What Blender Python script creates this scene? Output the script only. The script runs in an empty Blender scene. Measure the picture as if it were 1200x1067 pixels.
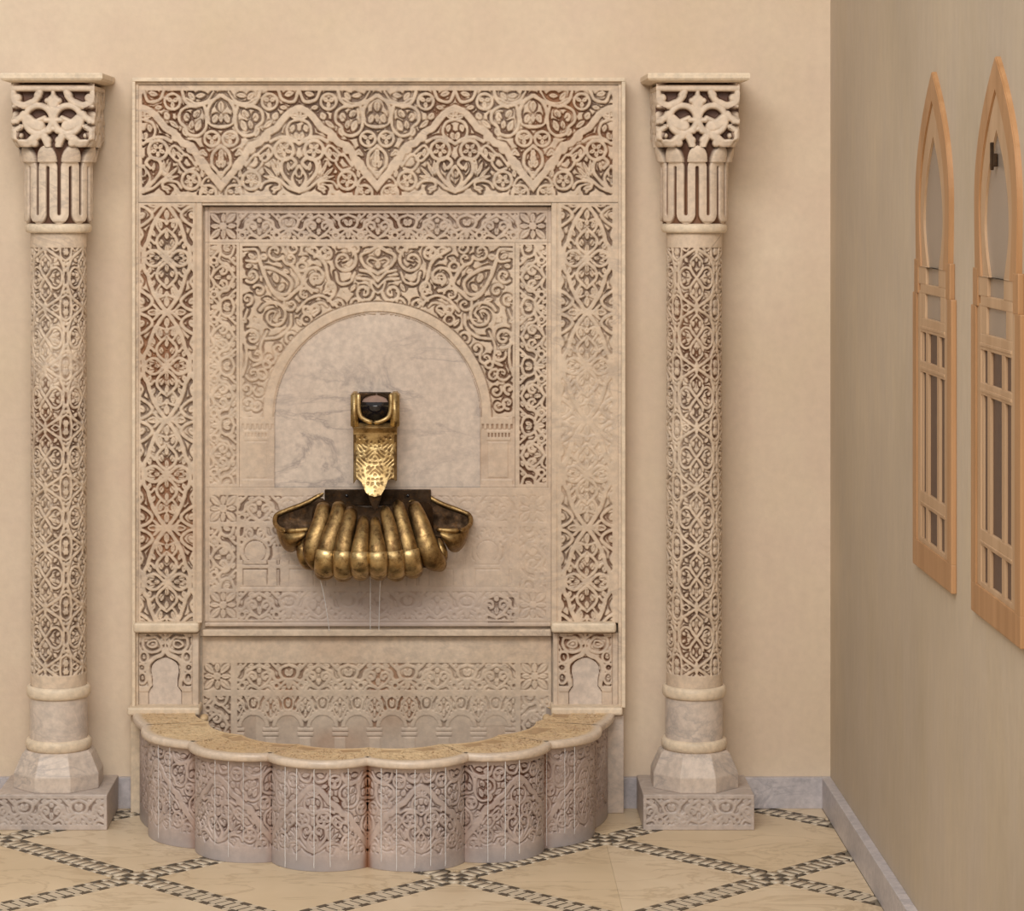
import bpy, bmesh, math, random
import numpy as np
from mathutils import Vector
random.seed(7); rng = np.random.default_rng(11)
C = bpy.context.scene.collection
# ------------------------------------------------------------------ camera, world, lights
DW, F, VX, VY, CZ = 6.9, 3119.0, 524.0, 222.0, 1.6      # camera distance, focal (px of 1200), vanishing point, eye height
cam = bpy.data.cameras.new('camera'); cam_o = bpy.data.objects.new('camera', cam); C.objects.link(cam_o)
cam.sensor_width = 36; cam.lens = F*36/1200; cam.shift_x = (600-VX)/1200; cam.shift_y = -(533.5-VY)/1200
cam_o.location = (0, -DW, CZ); cam_o.rotation_euler = (math.pi/2, 0, 0)
cam.clip_end = 100
S = bpy.context.scene; S.camera = cam_o
S.view_settings.view_transform = 'Standard'; S.view_settings.look = 'None'
S.view_settings.gamma = 1; S.view_settings.exposure = 0; S.view_settings.use_curve_mapping = False
w = bpy.data.worlds.new('world'); S.world = w; w.use_nodes = True
nt = w.node_tree; bg = nt.nodes['Background']; bg.inputs[1].default_value = 0.52
tc = nt.nodes.new('ShaderNodeTexCoord'); sp = nt.nodes.new('ShaderNodeSeparateXYZ'); rp = nt.nodes.new('ShaderNodeValToRGB')
nt.links.new(tc.outputs['Generated'], sp.inputs[0]); nt.links.new(sp.outputs[2], rp.inputs[0]); nt.links.new(rp.outputs[0], bg.inputs[0])
rp.color_ramp.elements[0].position = 0.0; rp.color_ramp.elements[0].color = (0.42, 0.36, 0.29, 1)
rp.color_ramp.elements[1].position = 0.6; rp.color_ramp.elements[1].color = (0.95, 0.92, 0.88, 1)
def area(name, loc, target, sx, sy, power, col):
    l = bpy.data.lights.new(name, 'AREA'); l.shape = 'RECTANGLE'; l.size = sx; l.size_y = sy; l.energy = power; l.color = col
    o = bpy.data.objects.new(name, l); C.objects.link(o); o.location = loc
    o.rotation_euler = (Vector(target)-Vector(loc)).to_track_quat('-Z', 'Y').to_euler(); return o
area('courtyard_light', (-1.1, -5.4, 4.6), (-0.1, 0, 0.9), 3.6, 2.0, 240, (1.0, 0.965, 0.925))
area('front_area_light', (0.3, -8.5, 3.0), (0, 0, 1.0), 3.0, 2.2, 90, (1.0, 0.965, 0.93))  # area light added in front, gives the brass bright reflections

# ------------------------------------------------------------------ helpers
def W(px, py, p):                                        # photograph pixel at distance p in front of the wall -> point
    k = (DW-p)/F
    return ((px-VX)*k, -p, CZ-(py-VY)*k)
def WX(px, p): return (px-VX)*(DW-p)/F
def WZ(py, p): return CZ-(py-VY)*(DW-p)/F
def obj(name, me, mat=None, parent=None):
    o = bpy.data.objects.new(name, me); C.objects.link(o)
    if mat is not None: me.materials.append(mat)
    if parent is not None:
        o.parent = parent
        o.location = -Vector(parent_world(parent))
    return o
def parent_world(o):
    v = Vector(o.location); q = o.parent
    while q: v += q.location; q = q.parent
    return v
def thing(name, loc, label=None, cat=None, group=None, kind=None):
    o = bpy.data.objects.new(name, None); C.objects.link(o); o.location = loc; o.empty_display_size = .1
    tag(o, label, cat, group, kind); return o
def tag(o, label=None, cat=None, group=None, kind=None):
    if label: o['label'] = label
    if cat: o['category'] = cat
    if group: o['group'] = group
    if kind: o['kind'] = kind
    return o
def mesh_np(name, V, Q, attr=None, smooth=True):         # V (n,3), Q (m,4 or 3)
    me = bpy.data.meshes.new(name)
    V = np.ascontiguousarray(V, dtype=np.float32); Q = np.ascontiguousarray(Q, dtype=np.int32)
    n, m, k = len(V), len(Q), Q.shape[1]
    me.vertices.add(n); me.vertices.foreach_set('co', V.ravel())
    me.loops.add(m*k); me.loops.foreach_set('vertex_index', Q.ravel())
    me.polygons.add(m); me.polygons.foreach_set('loop_start', np.arange(m, dtype=np.int32)*k)
    me.polygons.foreach_set('loop_total', np.full(m, k, dtype=np.int32))
    if smooth: me.polygons.foreach_set('use_smooth', np.ones(m, dtype=bool))
    if attr is not None:
        a = me.attributes.new('wear_shade', 'FLOAT_COLOR', 'POINT')
        a.data.foreach_set('color', np.ascontiguousarray(attr, dtype=np.float32).ravel())
    me.update(calc_edges=True); me.validate(); return me
def bm_mesh(name, bm, bevel=0, seg=2, smooth=False):
    if bevel: bmesh.ops.bevel(bm, geom=list(bm.edges), offset=bevel, segments=seg, profile=.6, affect='EDGES', clamp_overlap=True)
    me = bpy.data.meshes.new(name); bm.to_mesh(me); bm.free()
    if smooth:
        for f in me.polygons: f.use_smooth = True
    return me
def box_bm(x0, x1, y0, y1, z0, z1, bm=None):
    bm = bm or bmesh.new()
    r = bmesh.ops.create_cube(bm, size=1)
    for v in r['verts']:
        v.co = ((x0+x1)/2+v.co.x*(x1-x0), (y0+y1)/2+v.co.y*(y1-y0), (z0+z1)/2+v.co.z*(z1-z0))
    return bm
def pbox(name, x0, y0, x1, y1, pf, pb, mat, parent, bevel=.0015, seg=2):
    """box whose front face covers the pixel rectangle at distance pf, back at pb"""
    a = W(x0, y0, pf); b = W(x1, y1, pf)
    me = bm_mesh(name, box_bm(a[0], b[0], -pf, -pb, b[2], a[2]), bevel, seg)
    return obj(name, me, mat, parent)
def sm(x): x = np.clip(x, 0, 1); return x*x*(3-2*x)
# smooth value noise on arrays
_NT = rng.random((64, 64, 64)).astype(np.float32)
def noise(P, f, o=0.0):
    q = P*f+o; i = np.floor(q).astype(int); t = q-i; t = t*t*(3-2*t); i &= 63; j = (i+1) & 63
    def g(a, b, c): return _NT[a, b, c]
    x0, y0, z0 = i[..., 0], i[..., 1], i[..., 2]; x1, y1, z1 = j[..., 0], j[..., 1], j[..., 2]
    tx, ty, tz = t[..., 0], t[..., 1], t[..., 2]
    a = g(x0, y0, z0)*(1-tx)+g(x1, y0, z0)*tx; b = g(x0, y1, z0)*(1-tx)+g(x1, y1, z0)*tx
    c = g(x0, y0, z1)*(1-tx)+g(x1, y0, z1)*tx; d = g(x0, y1, z1)*(1-tx)+g(x1, y1, z1)*tx
    return (a*(1-ty)+b*ty)*(1-tz)+(c*(1-ty)+d*ty)*tz

# ------------------------------------------------------------------ materials
def mat_base(name):
    m = bpy.data.materials.new(name); m.use_nodes = True; n = m.node_tree
    return m, n, n.nodes['Principled BSDF']
def N(n, t, **kw):
    x = n.nodes.new(t)
    for k, v in kw.items(): setattr(x, k, v)
    return x
def ramp(n, src, stops):
    r = N(n, 'ShaderNodeValToRGB'); cr = r.color_ramp
    while len(cr.elements) < len(stops): cr.elements.new(0.5)
    for e, (p, c) in zip(cr.elements, stops):
        e.position = p; e.color = (*c, 1) if len(c) == 3 else c
    n.links.new(src, r.inputs[0]); return r.outputs[0]
def mix(n, f, a, b, mode='MIX'):
    x = N(n, 'ShaderNodeMix', data_type='RGBA', blend_type=mode)
    for s, v in ((x.inputs[0], f), (x.inputs[6], a), (x.inputs[7], b)):
        if hasattr(v, 'links') or hasattr(v, 'is_linked'): n.links.new(v, s)
        else: s.default_value = v if not isinstance(v, tuple) else ((*v, 1) if len(v) == 3 else v)
    return x.outputs[2]
def math_(n, op, a, b=None, clamp=False):
    x = N(n, 'ShaderNodeMath', operation=op); x.use_clamp = clamp
    for s, v in ((x.inputs[0], a), (x.inputs[1], b)):
        if v is None: continue
        if hasattr(v, 'is_linked'): n.links.new(v, s)
        else: s.default_value = v
    return x.outputs[0]
def pos_noise(n, scale, detail=4, rough=.55, stretch=None, rot=None, dist=0):
    g = N(n, 'ShaderNodeNewGeometry'); mp = N(n, 'ShaderNodeMapping'); t = N(n, 'ShaderNodeTexNoise')
    n.links.new(g.outputs['Position'], mp.inputs[0]); n.links.new(mp.outputs[0], t.inputs[0])
    if stretch: mp.inputs['Scale'].default_value = stretch
    if rot: mp.inputs['Rotation'].default_value = rot
    t.inputs['Scale'].default_value = scale; t.inputs['Detail'].default_value = detail; t.inputs['Roughness'].default_value = rough
    t.inputs['Distortion'].default_value = dist
    return t.outputs[0]
def marble(name, light, dark, vein, grey=(.42, .34, .31), rough=.5, vein_amt=.5, dirt_shade=(.10, .045, .025), stain=(.40, .19, .09), carved=True, vscale=5, bump=.12):
    m, n, b = mat_base(name)
    base = mix(n, ramp(n, pos_noise(n, 3.2, 5, .6), [(.35, (0, 0, 0)), (.68, (1, 1, 1))]), light, dark)
    sp_ = ramp(n, pos_noise(n, 60, 3, .6), [(.35, (.86, .86, .86)), (.65, (1.06, 1.05, 1.04))])
    base = mix(n, 1.0, base, sp_, 'MULTIPLY')
    v = pos_noise(n, vscale, 6, .62, (1, 1, 2.1), (0, -.7, 0), .9)
    vv = math_(n, 'ABSOLUTE', math_(n, 'SUBTRACT', v, .5))
    vm = ramp(n, vv, [(0.0, (1, 1, 1)), (.012, (.55, .55, .55)), (.045, (0, 0, 0))])
    patch = ramp(n, pos_noise(n, 2.1, 2), [(.42, (0, 0, 0)), (.62, (1, 1, 1))])
    f = math_(n, 'MULTIPLY', math_(n, 'MULTIPLY', vm, patch), vein_amt)
    base = mix(n, f, base, vein)
    if carved:
        at = N(n, 'ShaderNodeAttribute', attribute_name='wear_shade'); s = N(n, 'ShaderNodeSeparateColor'); n.links.new(at.outputs['Color'], s.inputs[0])
        base = mix(n, s.outputs[2], base, grey)
        base = mix(n, s.outputs[0], base, dirt_shade)  # grime of the recesses, with their shade put into the same dark colour
        base = mix(n, math_(n, 'MULTIPLY', s.outputs[1], .75), base, stain)
    n.links.new(base, b.inputs['Base Color'])
    b.inputs['Roughness'].default_value = rough
    b.inputs['Specular IOR Level'].default_value = .35
    if bump:
        bp = N(n, 'ShaderNodeBump'); bp.inputs['Strength'].default_value = bump; bp.inputs['Distance'].default_value = .004
        n.links.new(pos_noise(n, 90, 4, .6), bp.inputs['Height']); n.links.new(bp.outputs[0], b.inputs['Normal'])
    return m
M = {}
M['warm'] = marble('warm_marble', (.71, .575, .44), (.60, .465, .34), (.36, .29, .24))
M['plain'] = marble('plain_warm_marble', (.72, .59, .455), (.60, .48, .36), (.30, .24, .20), carved=False, vein_amt=.6)
M['cream'] = marble('cream_marble', (.80, .67, .51), (.70, .565, .41), (.40, .33, .26), carved=False, vein_amt=.3)
M['tymp'] = marble('veined_marble', (.66, .555, .465), (.57, .465, .385), (.30, .25, .23), carved=False, vein_amt=.75, vscale=3.4, rough=.35)
M['basin'] = marble('mauve_marble', (.60, .49, .435), (.385, .295, .255), (.55, .45, .40), grey=(.36, .33, .33), dirt_shade=(.09, .04, .03), stain=(.30, .12, .045), rough=.4, vein_amt=.6)
M['pedestal'] = marble('grey_pink_marble', (.56, .475, .42), (.43, .36, .315), (.62, .55, .5), grey=(.42, .38, .37), dirt_shade=(.12, .07, .05), rough=.45)
M['drum'] = marble('pale_grey_marble', (.71, .605, .515), (.57, .475, .40), (.34, .30, .28), carved=False, rough=.4, vein_amt=.6)
M['rim'] = marble('sandy_marble', (.74, .56, .34), (.62, .44, .25), (.45, .3, .2), grey=(.66, .56, .46), dirt_shade=(.22, .105, .04), rough=.5)
M['rimedge'] = marble('polished_marble', (.74, .62, .50), (.63, .50, .38), (.45, .36, .3), carved=False, rough=.3)
M['pink_reflect'] = marble('pink_reflection', (.42, .28, .22), (.30, .19, .15), (.2, .12, .1), carved=False, rough=.3)  # pink of the marble's reflection, put into a solid colour
M['skirt'] = marble('blue_grey_marble', (.60, .555, .555), (.45, .42, .435), (.26, .25, .28), carved=False, rough=.4, vscale=8)
M['cap'] = marble('capital_marble', (.72, .59, .46), (.62, .49, .37), (.35, .28, .24), grey=(.5, .42, .36), dirt_shade=(.11, .05, .03))

def plaster(name, a, b_, c, streak=False, rough=.75):
    m, n, b = mat_base(name)
    base = mix(n, ramp(n, pos_noise(n, 1.1, 5, .55), [(.33, (0, 0, 0)), (.66, (1, 1, 1))]), a, b_)
    p2 = ramp(n, pos_noise(n, 5.5, 5, .6, (1, 1, .35) if streak else (1, 1, 1)), [(.35, (0, 0, 0)), (.72, (1, 1, 1))])
    base = mix(n, math_(n, 'MULTIPLY', p2, .75), base, c)
    base = mix(n, 1.0, base, ramp(n, pos_noise(n, 45, 3, .6, (1, 1, .25) if streak else (1, 1, 1)), [(.3, (.95, .95, .95)), (.7, (1.02, 1.02, 1.02))]), 'MULTIPLY')
    n.links.new(base, b.inputs['Base Color']); b.inputs['Roughness'].default_value = rough
    b.inputs['Specular IOR Level'].default_value = .25
    bp = N(n, 'ShaderNodeBump'); bp.inputs['Strength'].default_value = .22; bp.inputs['Distance'].default_value = .012
    n.links.new(pos_noise(n, 9, 6, .6), bp.inputs['Height']); n.links.new(bp.outputs[0], b.inputs['Normal'])
    return m
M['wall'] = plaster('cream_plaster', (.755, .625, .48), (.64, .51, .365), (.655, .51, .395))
M['wallr'] = plaster('shaded_plaster', (.63, .52, .385), (.475, .39, .285), (.53, .445, .36), True)  # darker plaster: this wall's weaker light is put into its colour

def wood(name, a, b_):
    m, n, b = mat_base(name)
    g = pos_noise(n, 22, 5, .6, (1, 1, .08), None, .6)
    base = mix(n, ramp(n, g, [(.35, (0, 0, 0)), (.65, (1, 1, 1))]), a, b_)
    n.links.new(base, b.inputs['Base Color']); b.inputs['Roughness'].default_value = .45
    return m
M['wood'] = wood('honey_wood', (.46, .25, .115), (.36, .185, .075))
M['woodin'] = wood('pale_wood', (.52, .345, .205), (.43, .27, .15))
def glass(name, col, rough):
    m, n, b = mat_base(name)
    base = mix(n, pos_noise(n, 6, 3, .5, (1, 1, .3)), col, tuple(c*.7 for c in col))
    n.links.new(base, b.inputs['Base Color']); b.inputs['Roughness'].default_value = rough; b.inputs['Specular IOR Level'].default_value = .3
    return m
M['pane_light'] = glass('pale_reflection_pane', (.36, .29, .23), .25)  # pale reflection on the glass put into its base colour
M['pane_dark'] = glass('dark_pane', (.085, .045, .035), .35)

def brass(name, a, b_, rough, engraved=False, dark=(.10, .05, .02)):
    m, n, b = mat_base(name)
    t = ramp(n, pos_noise(n, 28, 6, .7, None, None, .5), [(.36, (0, 0, 0)), (.66, (1, 1, 1))])
    base = mix(n, t, a, b_)
    spot = ramp(n, pos_noise(n, 55, 6, .75), [(.50, (0, 0, 0)), (.68, (.85, .85, .85))])
    base = mix(n, spot, base, dark)
    at = N(n, 'ShaderNodeAttribute', attribute_name='wear_shade'); s = N(n, 'ShaderNodeSeparateColor'); n.links.new(at.outputs['Color'], s.inputs[0])
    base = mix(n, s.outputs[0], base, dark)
    n.links.new(base, b.inputs['Base Color']); b.inputs['Metallic'].default_value = 1
    rr = ramp(n, pos_noise(n, 40, 4, .6), [(.3, (rough*.75,)*3), (.7, (min(1, rough*1.5),)*3)]); n.links.new(rr, b.inputs['Roughness'])
    bp = N(n, 'ShaderNodeBump'); bp.inputs['Strength'].default_value = .35; bp.inputs['Distance'].default_value = .002
    n.links.new(pos_noise(n, 70, 4, .65), bp.inputs['Height']); n.links.new(bp.outputs[0], b.inputs['Normal'])
    return m
M['brass'] = brass('aged_brass', (.46, .31, .13), (.17, .10, .045), .40)
M['brassb'] = brass('bright_brass', (.72, .54, .27), (.42, .28, .12), .4)
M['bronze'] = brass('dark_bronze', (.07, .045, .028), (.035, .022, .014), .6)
def simple(name, col, rough=.5, spec=.5, metal=0, trans=0, ior=1.45):
    m, n, b = mat_base(name)
    base = mix(n, pos_noise(n, 30, 3), tuple(c*.85 for c in col), tuple(min(1, c*1.1) for c in col))
    n.links.new(base, b.inputs['Base Color'])
    b.inputs['Roughness'].default_value = rough; b.inputs['Specular IOR Level'].default_value = spec
    b.inputs['Metallic'].default_value = metal; b.inputs['Transmission Weight'].default_value = trans; b.inputs['IOR'].default_value = ior
    return m
M['black'] = simple('black_glaze', (.012, .01, .012), .06, .8)
M['water'] = simple('water', (.95, .96, .97), .08, .5, 0, .35, 1.33)
M['pool'] = simple('pool_water', (.30, .27, .2), .03, .5, 0, .8, 1.33)
M['tdark'] = simple('dark_mosaic_stone', (.095, .072, .048), .4)
M['tpale'] = simple('pale_mosaic_stone', (.60, .50, .37), .4)
M['grout'] = simple('grout', (.22, .18, .13), .9)
def slabmat(name, a, b_):
    m, n, b = mat_base(name)
    base = mix(n, ramp(n, pos_noise(n, 4, 5, .6, None, None, .6), [(.35, (0, 0, 0)), (.7, (1, 1, 1))]), a, b_)
    v = math_(n, 'ABSOLUTE', math_(n, 'SUBTRACT', pos_noise(n, 3.5, 6, .6, (1, 2.2, 1), (0, 0, .6), .8), .5))
    base = mix(n, ramp(n, v, [(0, (.5, .5, .5)), (.03, (0, 0, 0))]), base, (.42, .30, .17))
    n.links.new(base, b.inputs['Base Color']); b.inputs['Roughness'].default_value = .38; b.inputs['Specular IOR Level'].default_value = .4
    return m
M['slab'] = [slabmat('cream_slab', (.73, .595, .42), (.65, .51, .345)), slabmat('honey_slab', (.71, .56, .375), (.62, .485, .315)), slabmat('grey_slab', (.60, .50, .37), (.53, .43, .31))]

# ------------------------------------------------------------------ drawing of the carved patterns (distance fields)
def spline(pts, step=3.0):
    P = [np.array(p, float) for p in pts]
    if len(P) == 2: return np.array(P)
    closed = np.allclose(P[0], P[-1]); out = []
    n = len(P)
    for i in range(n-1):
        a = P[i-1] if i > 0 else (P[-2] if closed else 2*P[0]-P[1])
        b, c = P[i], P[i+1]
        d = P[i+2] if i+2 < n else (P[1] if closed else 2*P[-1]-P[-2])
        k = max(2, int(np.hypot(*(c-b)[:2])/step))
        for t in np.arange(k)/k:
            out.append(.5*((2*b)+(-a+c)*t+(2*a-5*b+4*c-d)*t*t+(-a+3*b-3*c+d)*t**3))
    out.append(P[-1]); return np.array(out)
class Tile:
    """distance to raised ribbons (D) and to knife cuts (K) over a pixel rectangle"""
    def __init__(s, x0, y0, x1, y1, ds=.5):
        s.x0, s.y0, s.ds = x0, y0, ds
        s.nx = int(round((x1-x0)/ds))+1; s.ny = int(round((y1-y0)/ds))+1
        s.D = np.full((s.ny, s.nx), 12., np.float32); s.K = np.full((s.ny, s.nx), 12., np.float32)
        s.ox = s.oy = 0.; s.sc = 1.
    def frame(s, ox, oy, sc): s.ox, s.oy, s.sc = ox, oy, sc; return s        # stroke coords/sc + (ox,oy) = px
    def seg(s, A, x0, y0, r0, x1, y1, r1):
        R = 7+max(r0, r1)
        i0 = max(0, int((min(x0, x1)-R-s.x0)/s.ds)); i1 = min(s.nx, int((max(x0, x1)+R-s.x0)/s.ds)+2)
        j0 = max(0, int((min(y0, y1)-R-s.y0)/s.ds)); j1 = min(s.ny, int((max(y0, y1)+R-s.y0)/s.ds)+2)
        if i0 >= i1 or j0 >= j1: return
        X = s.x0+np.arange(i0, i1)*s.ds; Y = (s.y0+np.arange(j0, j1)*s.ds)[:, None]
        dx, dy = x1-x0, y1-y0; L = dx*dx+dy*dy+1e-9
        t = np.clip(((X-x0)*dx+(Y-y0)*dy)/L, 0, 1)
        d = np.sqrt((X-x0-t*dx)**2+(Y-y0-t*dy)**2)-(r0+(r1-r0)*t)
        np.minimum(A[j0:j1, i0:i1], d, out=A[j0:j1, i0:i1])
    def stroke(s, pts, r=1.5, r1=None, A=None, bulge=0):
        """ribbon through pts; r px half width (to r1 at its end; bulge adds at the middle)"""
        A = s.D if A is None else A
        P = spline(pts, 12/ max(1e-6, 1) if s.sc > 3 else 2.0); P = P/s.sc+np.array([s.ox, s.oy])
        n = len(P); t = np.linspace(0, 1, n); r1 = r if r1 is None else r1
        R = r+(r1-r)*t+bulge*np.sin(np.pi*t)
        for i in range(n-1): s.seg(A, P[i, 0], P[i, 1], R[i], P[i+1, 0], P[i+1, 1], R[i+1])
    def cut(s, pts, r=.35, bulge=.6): s.stroke(pts, r, None, s.K, bulge)
    def ring(s, cx, cy, a, b=None, r=1.4, a0=0, a1=360, cuts=True, rot=0):
        b = b or a; k = np.radians(np.linspace(a0, a1, 17))
        x, y = a*np.cos(k), b*np.sin(k); q = math.radians(rot)
        s.stroke([(cx+u*math.cos(q)-v*math.sin(q), cy+u*math.sin(q)+v*math.cos(q)) for u, v in zip(x, y)], r)
        if cuts and a1-a0 >= 360 and max(a, b)/s.sc > 6.5:
            nn = 3 if max(a, b)/s.sc < 10 else 5
            for g in range(nn):
                g = math.radians(90+360/nn*g+rot); u, v = math.cos(g), math.sin(g)
                s.stroke([(cx+.16*a*u, cy+.16*b*v), (cx+.45*a*u, cy+.45*b*v), (cx+.68*a*u, cy+.68*b*v)], .5, .7, bulge=(.21 if nn == 3 else .15)*max(a, b)/s.sc)
                s.cut([(cx+.3*a*u, cy+.3*b*v), (cx+.52*a*u, cy+.52*b*v)], .1, .35)
        elif cuts and a1-a0 >= 360:
            for g in (90, 210, 330):
                g = math.radians(g+rot)
                s.cut([(cx+.12*a*math.cos(g), cy+.12*b*math.sin(g)), (cx+.5*a*math.cos(g), cy+.5*b*math.sin(g))], .2, .55)
    def spiral(s, cx, cy, a, r=1.5, turns=1.15, rot=0, d=1):
        k = np.linspace(0, 1, 22); th = np.radians(rot)+d*2*math.pi*turns*k; rr = a*(1-.72*k)
        s.stroke([(cx+u*math.cos(t), cy+u*math.sin(t)) for u, t in zip(rr, th)], r*1.15, r*.8)
        t = th[-1]; s.stroke([(cx+rr[-1]*math.cos(t), cy+rr[-1]*math.sin(t)), (cx-.1*a*math.cos(t), cy-.1*a*math.sin(t))], .8, .6, bulge=.16*a/s.sc)
        for q in (.15, .38, .6):
            t = math.radians(rot)+d*2*math.pi*turns*q; u = a*(1-.72*q)
            s.stroke([(cx+u*math.cos(t), cy+u*math.sin(t)), (cx+(u-.27*a)*math.cos(t+d*.35), cy+(u-.27*a)*math.sin(t+d*.35))], .9, .4, bulge=.07*a/s.sc)
    def leaf(s, x0, y0, x1, y1, wd, cut=True):
        s.stroke([(x0, y0), ((x0+x1)/2, (y0+y1)/2), (x1, y1)], .6, .4, bulge=wd)
        if cut: s.cut([(x0+(x1-x0)*.25, y0+(y1-y0)*.25), (x0+(x1-x0)*.75, y0+(y1-y0)*.75)], .1, .5)
    def sample(s, X, Y):
        u = np.clip((X-s.x0)/s.ds, 0, s.nx-1.001); v = np.clip((Y-s.y0)/s.ds, 0, s.ny-1.001)
        i = u.astype(int); j = v.astype(int); a = u-i; b = v-j; out = []
        for A in (s.D, s.K):
            out.append((A[j, i]*(1-a)+A[j, i+1]*a)*(1-b)+(A[j+1, i]*(1-a)+A[j+1, i+1]*a)*b)
        return out
def tri(x, c, h):                                        # mirror-repeat x about c with half period h -> 0..h
    t = np.mod(x-c, 2*h); return np.where(t > h, 2*h-t, t)
def carve(D, K, G, e=.45, isl=.86, core=4.6):
    """height 0..1 from distances; G = gap width (px)"""
    D = D-.42; q = np.clip((G-.9)/1.6, 0, 1)
    out = np.clip(.5+D/(2*e), 0, 1); island = np.clip(.5+(D-G*.9)/(2*e), 0, 1)
    h = 1-out*(1-island*.93)*(.45+.55*sm(q))
    h = h*(1-.45*np.clip(.5+(D-G-core-1.5)/(1.2), 0, 1)*np.clip(9.5-D, 0, 1))
    h = h*(1-.8*np.clip(.5-K/(2*e), 0, 1))
    return h
# --- frieze: scalloped zigzag band, almond palmettes in the valleys, hearts under the peaks (local x: 0 valley .. 91.5 peak)
TF = Tile(258.5, 105, 350.5, 229); T = TF.frame(250, 100, 7.9)
band = [(40, 975), (115, 880), (190, 795), (222, 722), (285, 672), (318, 592), (345, 558), (425, 535), (475, 478), (505, 438), (585, 395), (650, 310), (705, 245), (790, 212)]
for a, b in zip(band[:-1], band[1:]): T.stroke([a, b], 4.0)
for q in ((262, 700), (345, 590), (485, 478), (230, 745)): T.stroke([q, q], 5.7)
for a in ((70, 150, 70, 240, 3.2), (30, 270, 5, 345, 3.0), (112, 270, 140, 345, 3.0), (70, 270, 70, 340, 1.8), (275, 235, 320, 290, 3.0), (260, 330, 300, 420, 3.2), (390, 260, 390, 330, 3.2), (340, 330, 350, 400, 2.4),
          (70, 600, 70, 660, 2.6), (30, 700, 60, 760, 2.0), (110, 700, 80, 760, 2.0), (740, 370, 720, 430, 2.4), (760, 440, 785, 500, 2.6), (430, 680, 480, 620, 1.8), (510, 590, 500, 660, 1.8)): T.leaf(*a)
for P, r in (([(70, 95), (150, 145), (197, 250), (175, 345), (115, 380), (60, 385)], 1.9), ([(80, 90), (170, 150), (300, 190), (395, 150), (430, 60)], 1.8),
             ([(225, 190), (205, 290), (215, 400), (285, 465), (375, 450), (400, 385), (455, 330), (445, 240), (370, 195), (300, 200)], 1.6),
             ([(70, 560), (145, 630), (155, 730), (110, 790), (70, 850)], 1.7), ([(600, 50), (640, 130), (740, 150), (785, 60)], 1.7),
             ([(790, 315), (710, 345), (680, 425), (715, 500), (790, 535)], 1.5), ([(530, 520), (620, 480), (720, 495), (790, 540)], 1.8),
             ([(790, 985), (700, 895), (632, 800), (640, 705), (715, 670), (765, 715), (725, 765)], 1.9), ([(790, 745), (730, 850), (760, 930), (790, 960)], 1.4),
             ([(790, 985), (700, 950), (600, 870), (520, 850)], 1.6), ([(395, 650), (500, 560), (550, 620), (485, 695), (440, 690)], 1.4),
             ([(300, 745), (390, 640), (455, 700), (400, 785), (320, 770)], 1.4), ([(440, 950), (480, 895), (570, 885), (615, 920), (560, 990)], 1.3),
             ([(100, 870), (190, 850), (240, 900), (250, 1000)], 1.2), ([(140, 60), (200, 140), (300, 165), (390, 120)], 1.0)): T.stroke(P, r)
T.ring(155, 495, 68, r=1.5); T.ring(520, 150, 72, r=1.5); T.ring(655, 600, 88, r=1.8); T.ring(350, 880, 82, r=1.6); T.ring(190, 1000, 75, r=1.4)
T.ring(790, 800, 26, 44, 1.1, cuts=False)
for a in ((600, 700, 605, 830, 1.6), (540, 715, 590, 840, 1.5), (480, 765, 575, 860, 1.4), (470, 840, 600, 870, 1.3), (690, 720, 700, 790, 1.6), (230, 600, 260, 640, 2.6), (200, 650, 250, 610, 2.0),
          (470, 390, 545, 330, 2.2), (585, 260, 560, 310, 3.2), (620, 200, 680, 210, 2.0), (390, 470, 420, 400, 2.2), (660, 90, 740, 70, 2.4), (70, 640, 70, 720, 3.0), (40, 820, 100, 810, 2.2),
          (720, 285, 780, 300, 2.2), (790, 235, 790, 290, 2.4), (200, 960, 260, 930, 1.6), (250, 790, 240, 850, 1.6), (540, 960, 620, 950, 2.2), (320, 130, 370, 70, 2.6), (220, 90, 300, 100, 2.2)):
    T.leaf(*a)
for P in ([(70, 170), (70, 235)], [(25, 255), (60, 275)], [(120, 262), (90, 285)], [(160, 290), (160, 345), (115, 360)], [(280, 260), (302, 295)], [(390, 290), (350, 330)], [(250, 330), (245, 395)],
          [(350, 370), (330, 430)], [(785, 455), (785, 490)], [(785, 830), (785, 900)], [(700, 400), (720, 440)], [(665, 240), (700, 215)]): T.cut(P)
def f_frieze(X, Y, c=258.9, h=91.5): return TF.sample(258.9+tri(X, c, h), Y)
# --- pilaster: ogee chain with four petals (local: quarter, 0..33 x 0..63.5)
TP = Tile(0, 0, 34, 64); T = TP.frame(0, 0, 7.62)
for P, r in (([(12, 40), (75, 100), (88, 165), (45, 225), (0, 262)], 1.6), ([(35, 15), (100, 68), (168, 52), (196, 0)], 1.6),
             ([(212, 0), (200, 95), (168, 150), (150, 220), (112, 320), (50, 420), (0, 480)], 2.2), ([(262, 270), (170, 330), (128, 385), (170, 440), (262, 480)], 1.7),
             ([(0, 480), (60, 470), (112, 420)], 1.5), ([(60, 240), (90, 290), (75, 345), (30, 335)], 1.3), ([(110, 130), (140, 165), (168, 150)], 1.3), ([(262, 130), (215, 200), (235, 260)], 1.3)):
    T.stroke(P, r)
T.stroke([(0, 0), (0, 0)], 4.3)
for a in ((0, 300, 0, 340, 2.2), (0, 350, 0, 430, 2.6), (50, 270, 60, 330, 2.0), (110, 200, 130, 250, 1.8), (150, 90, 160, 130, 2.0), (230, 60, 240, 120, 1.8), (205, 400, 250, 360, 3.2), (230, 170, 262, 200, 1.6), (80, 480, 170, 480, 3.0), (50, 20, 60, 30, .6), (262, 30, 240, 60, 2)):
    T.leaf(*a)
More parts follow.
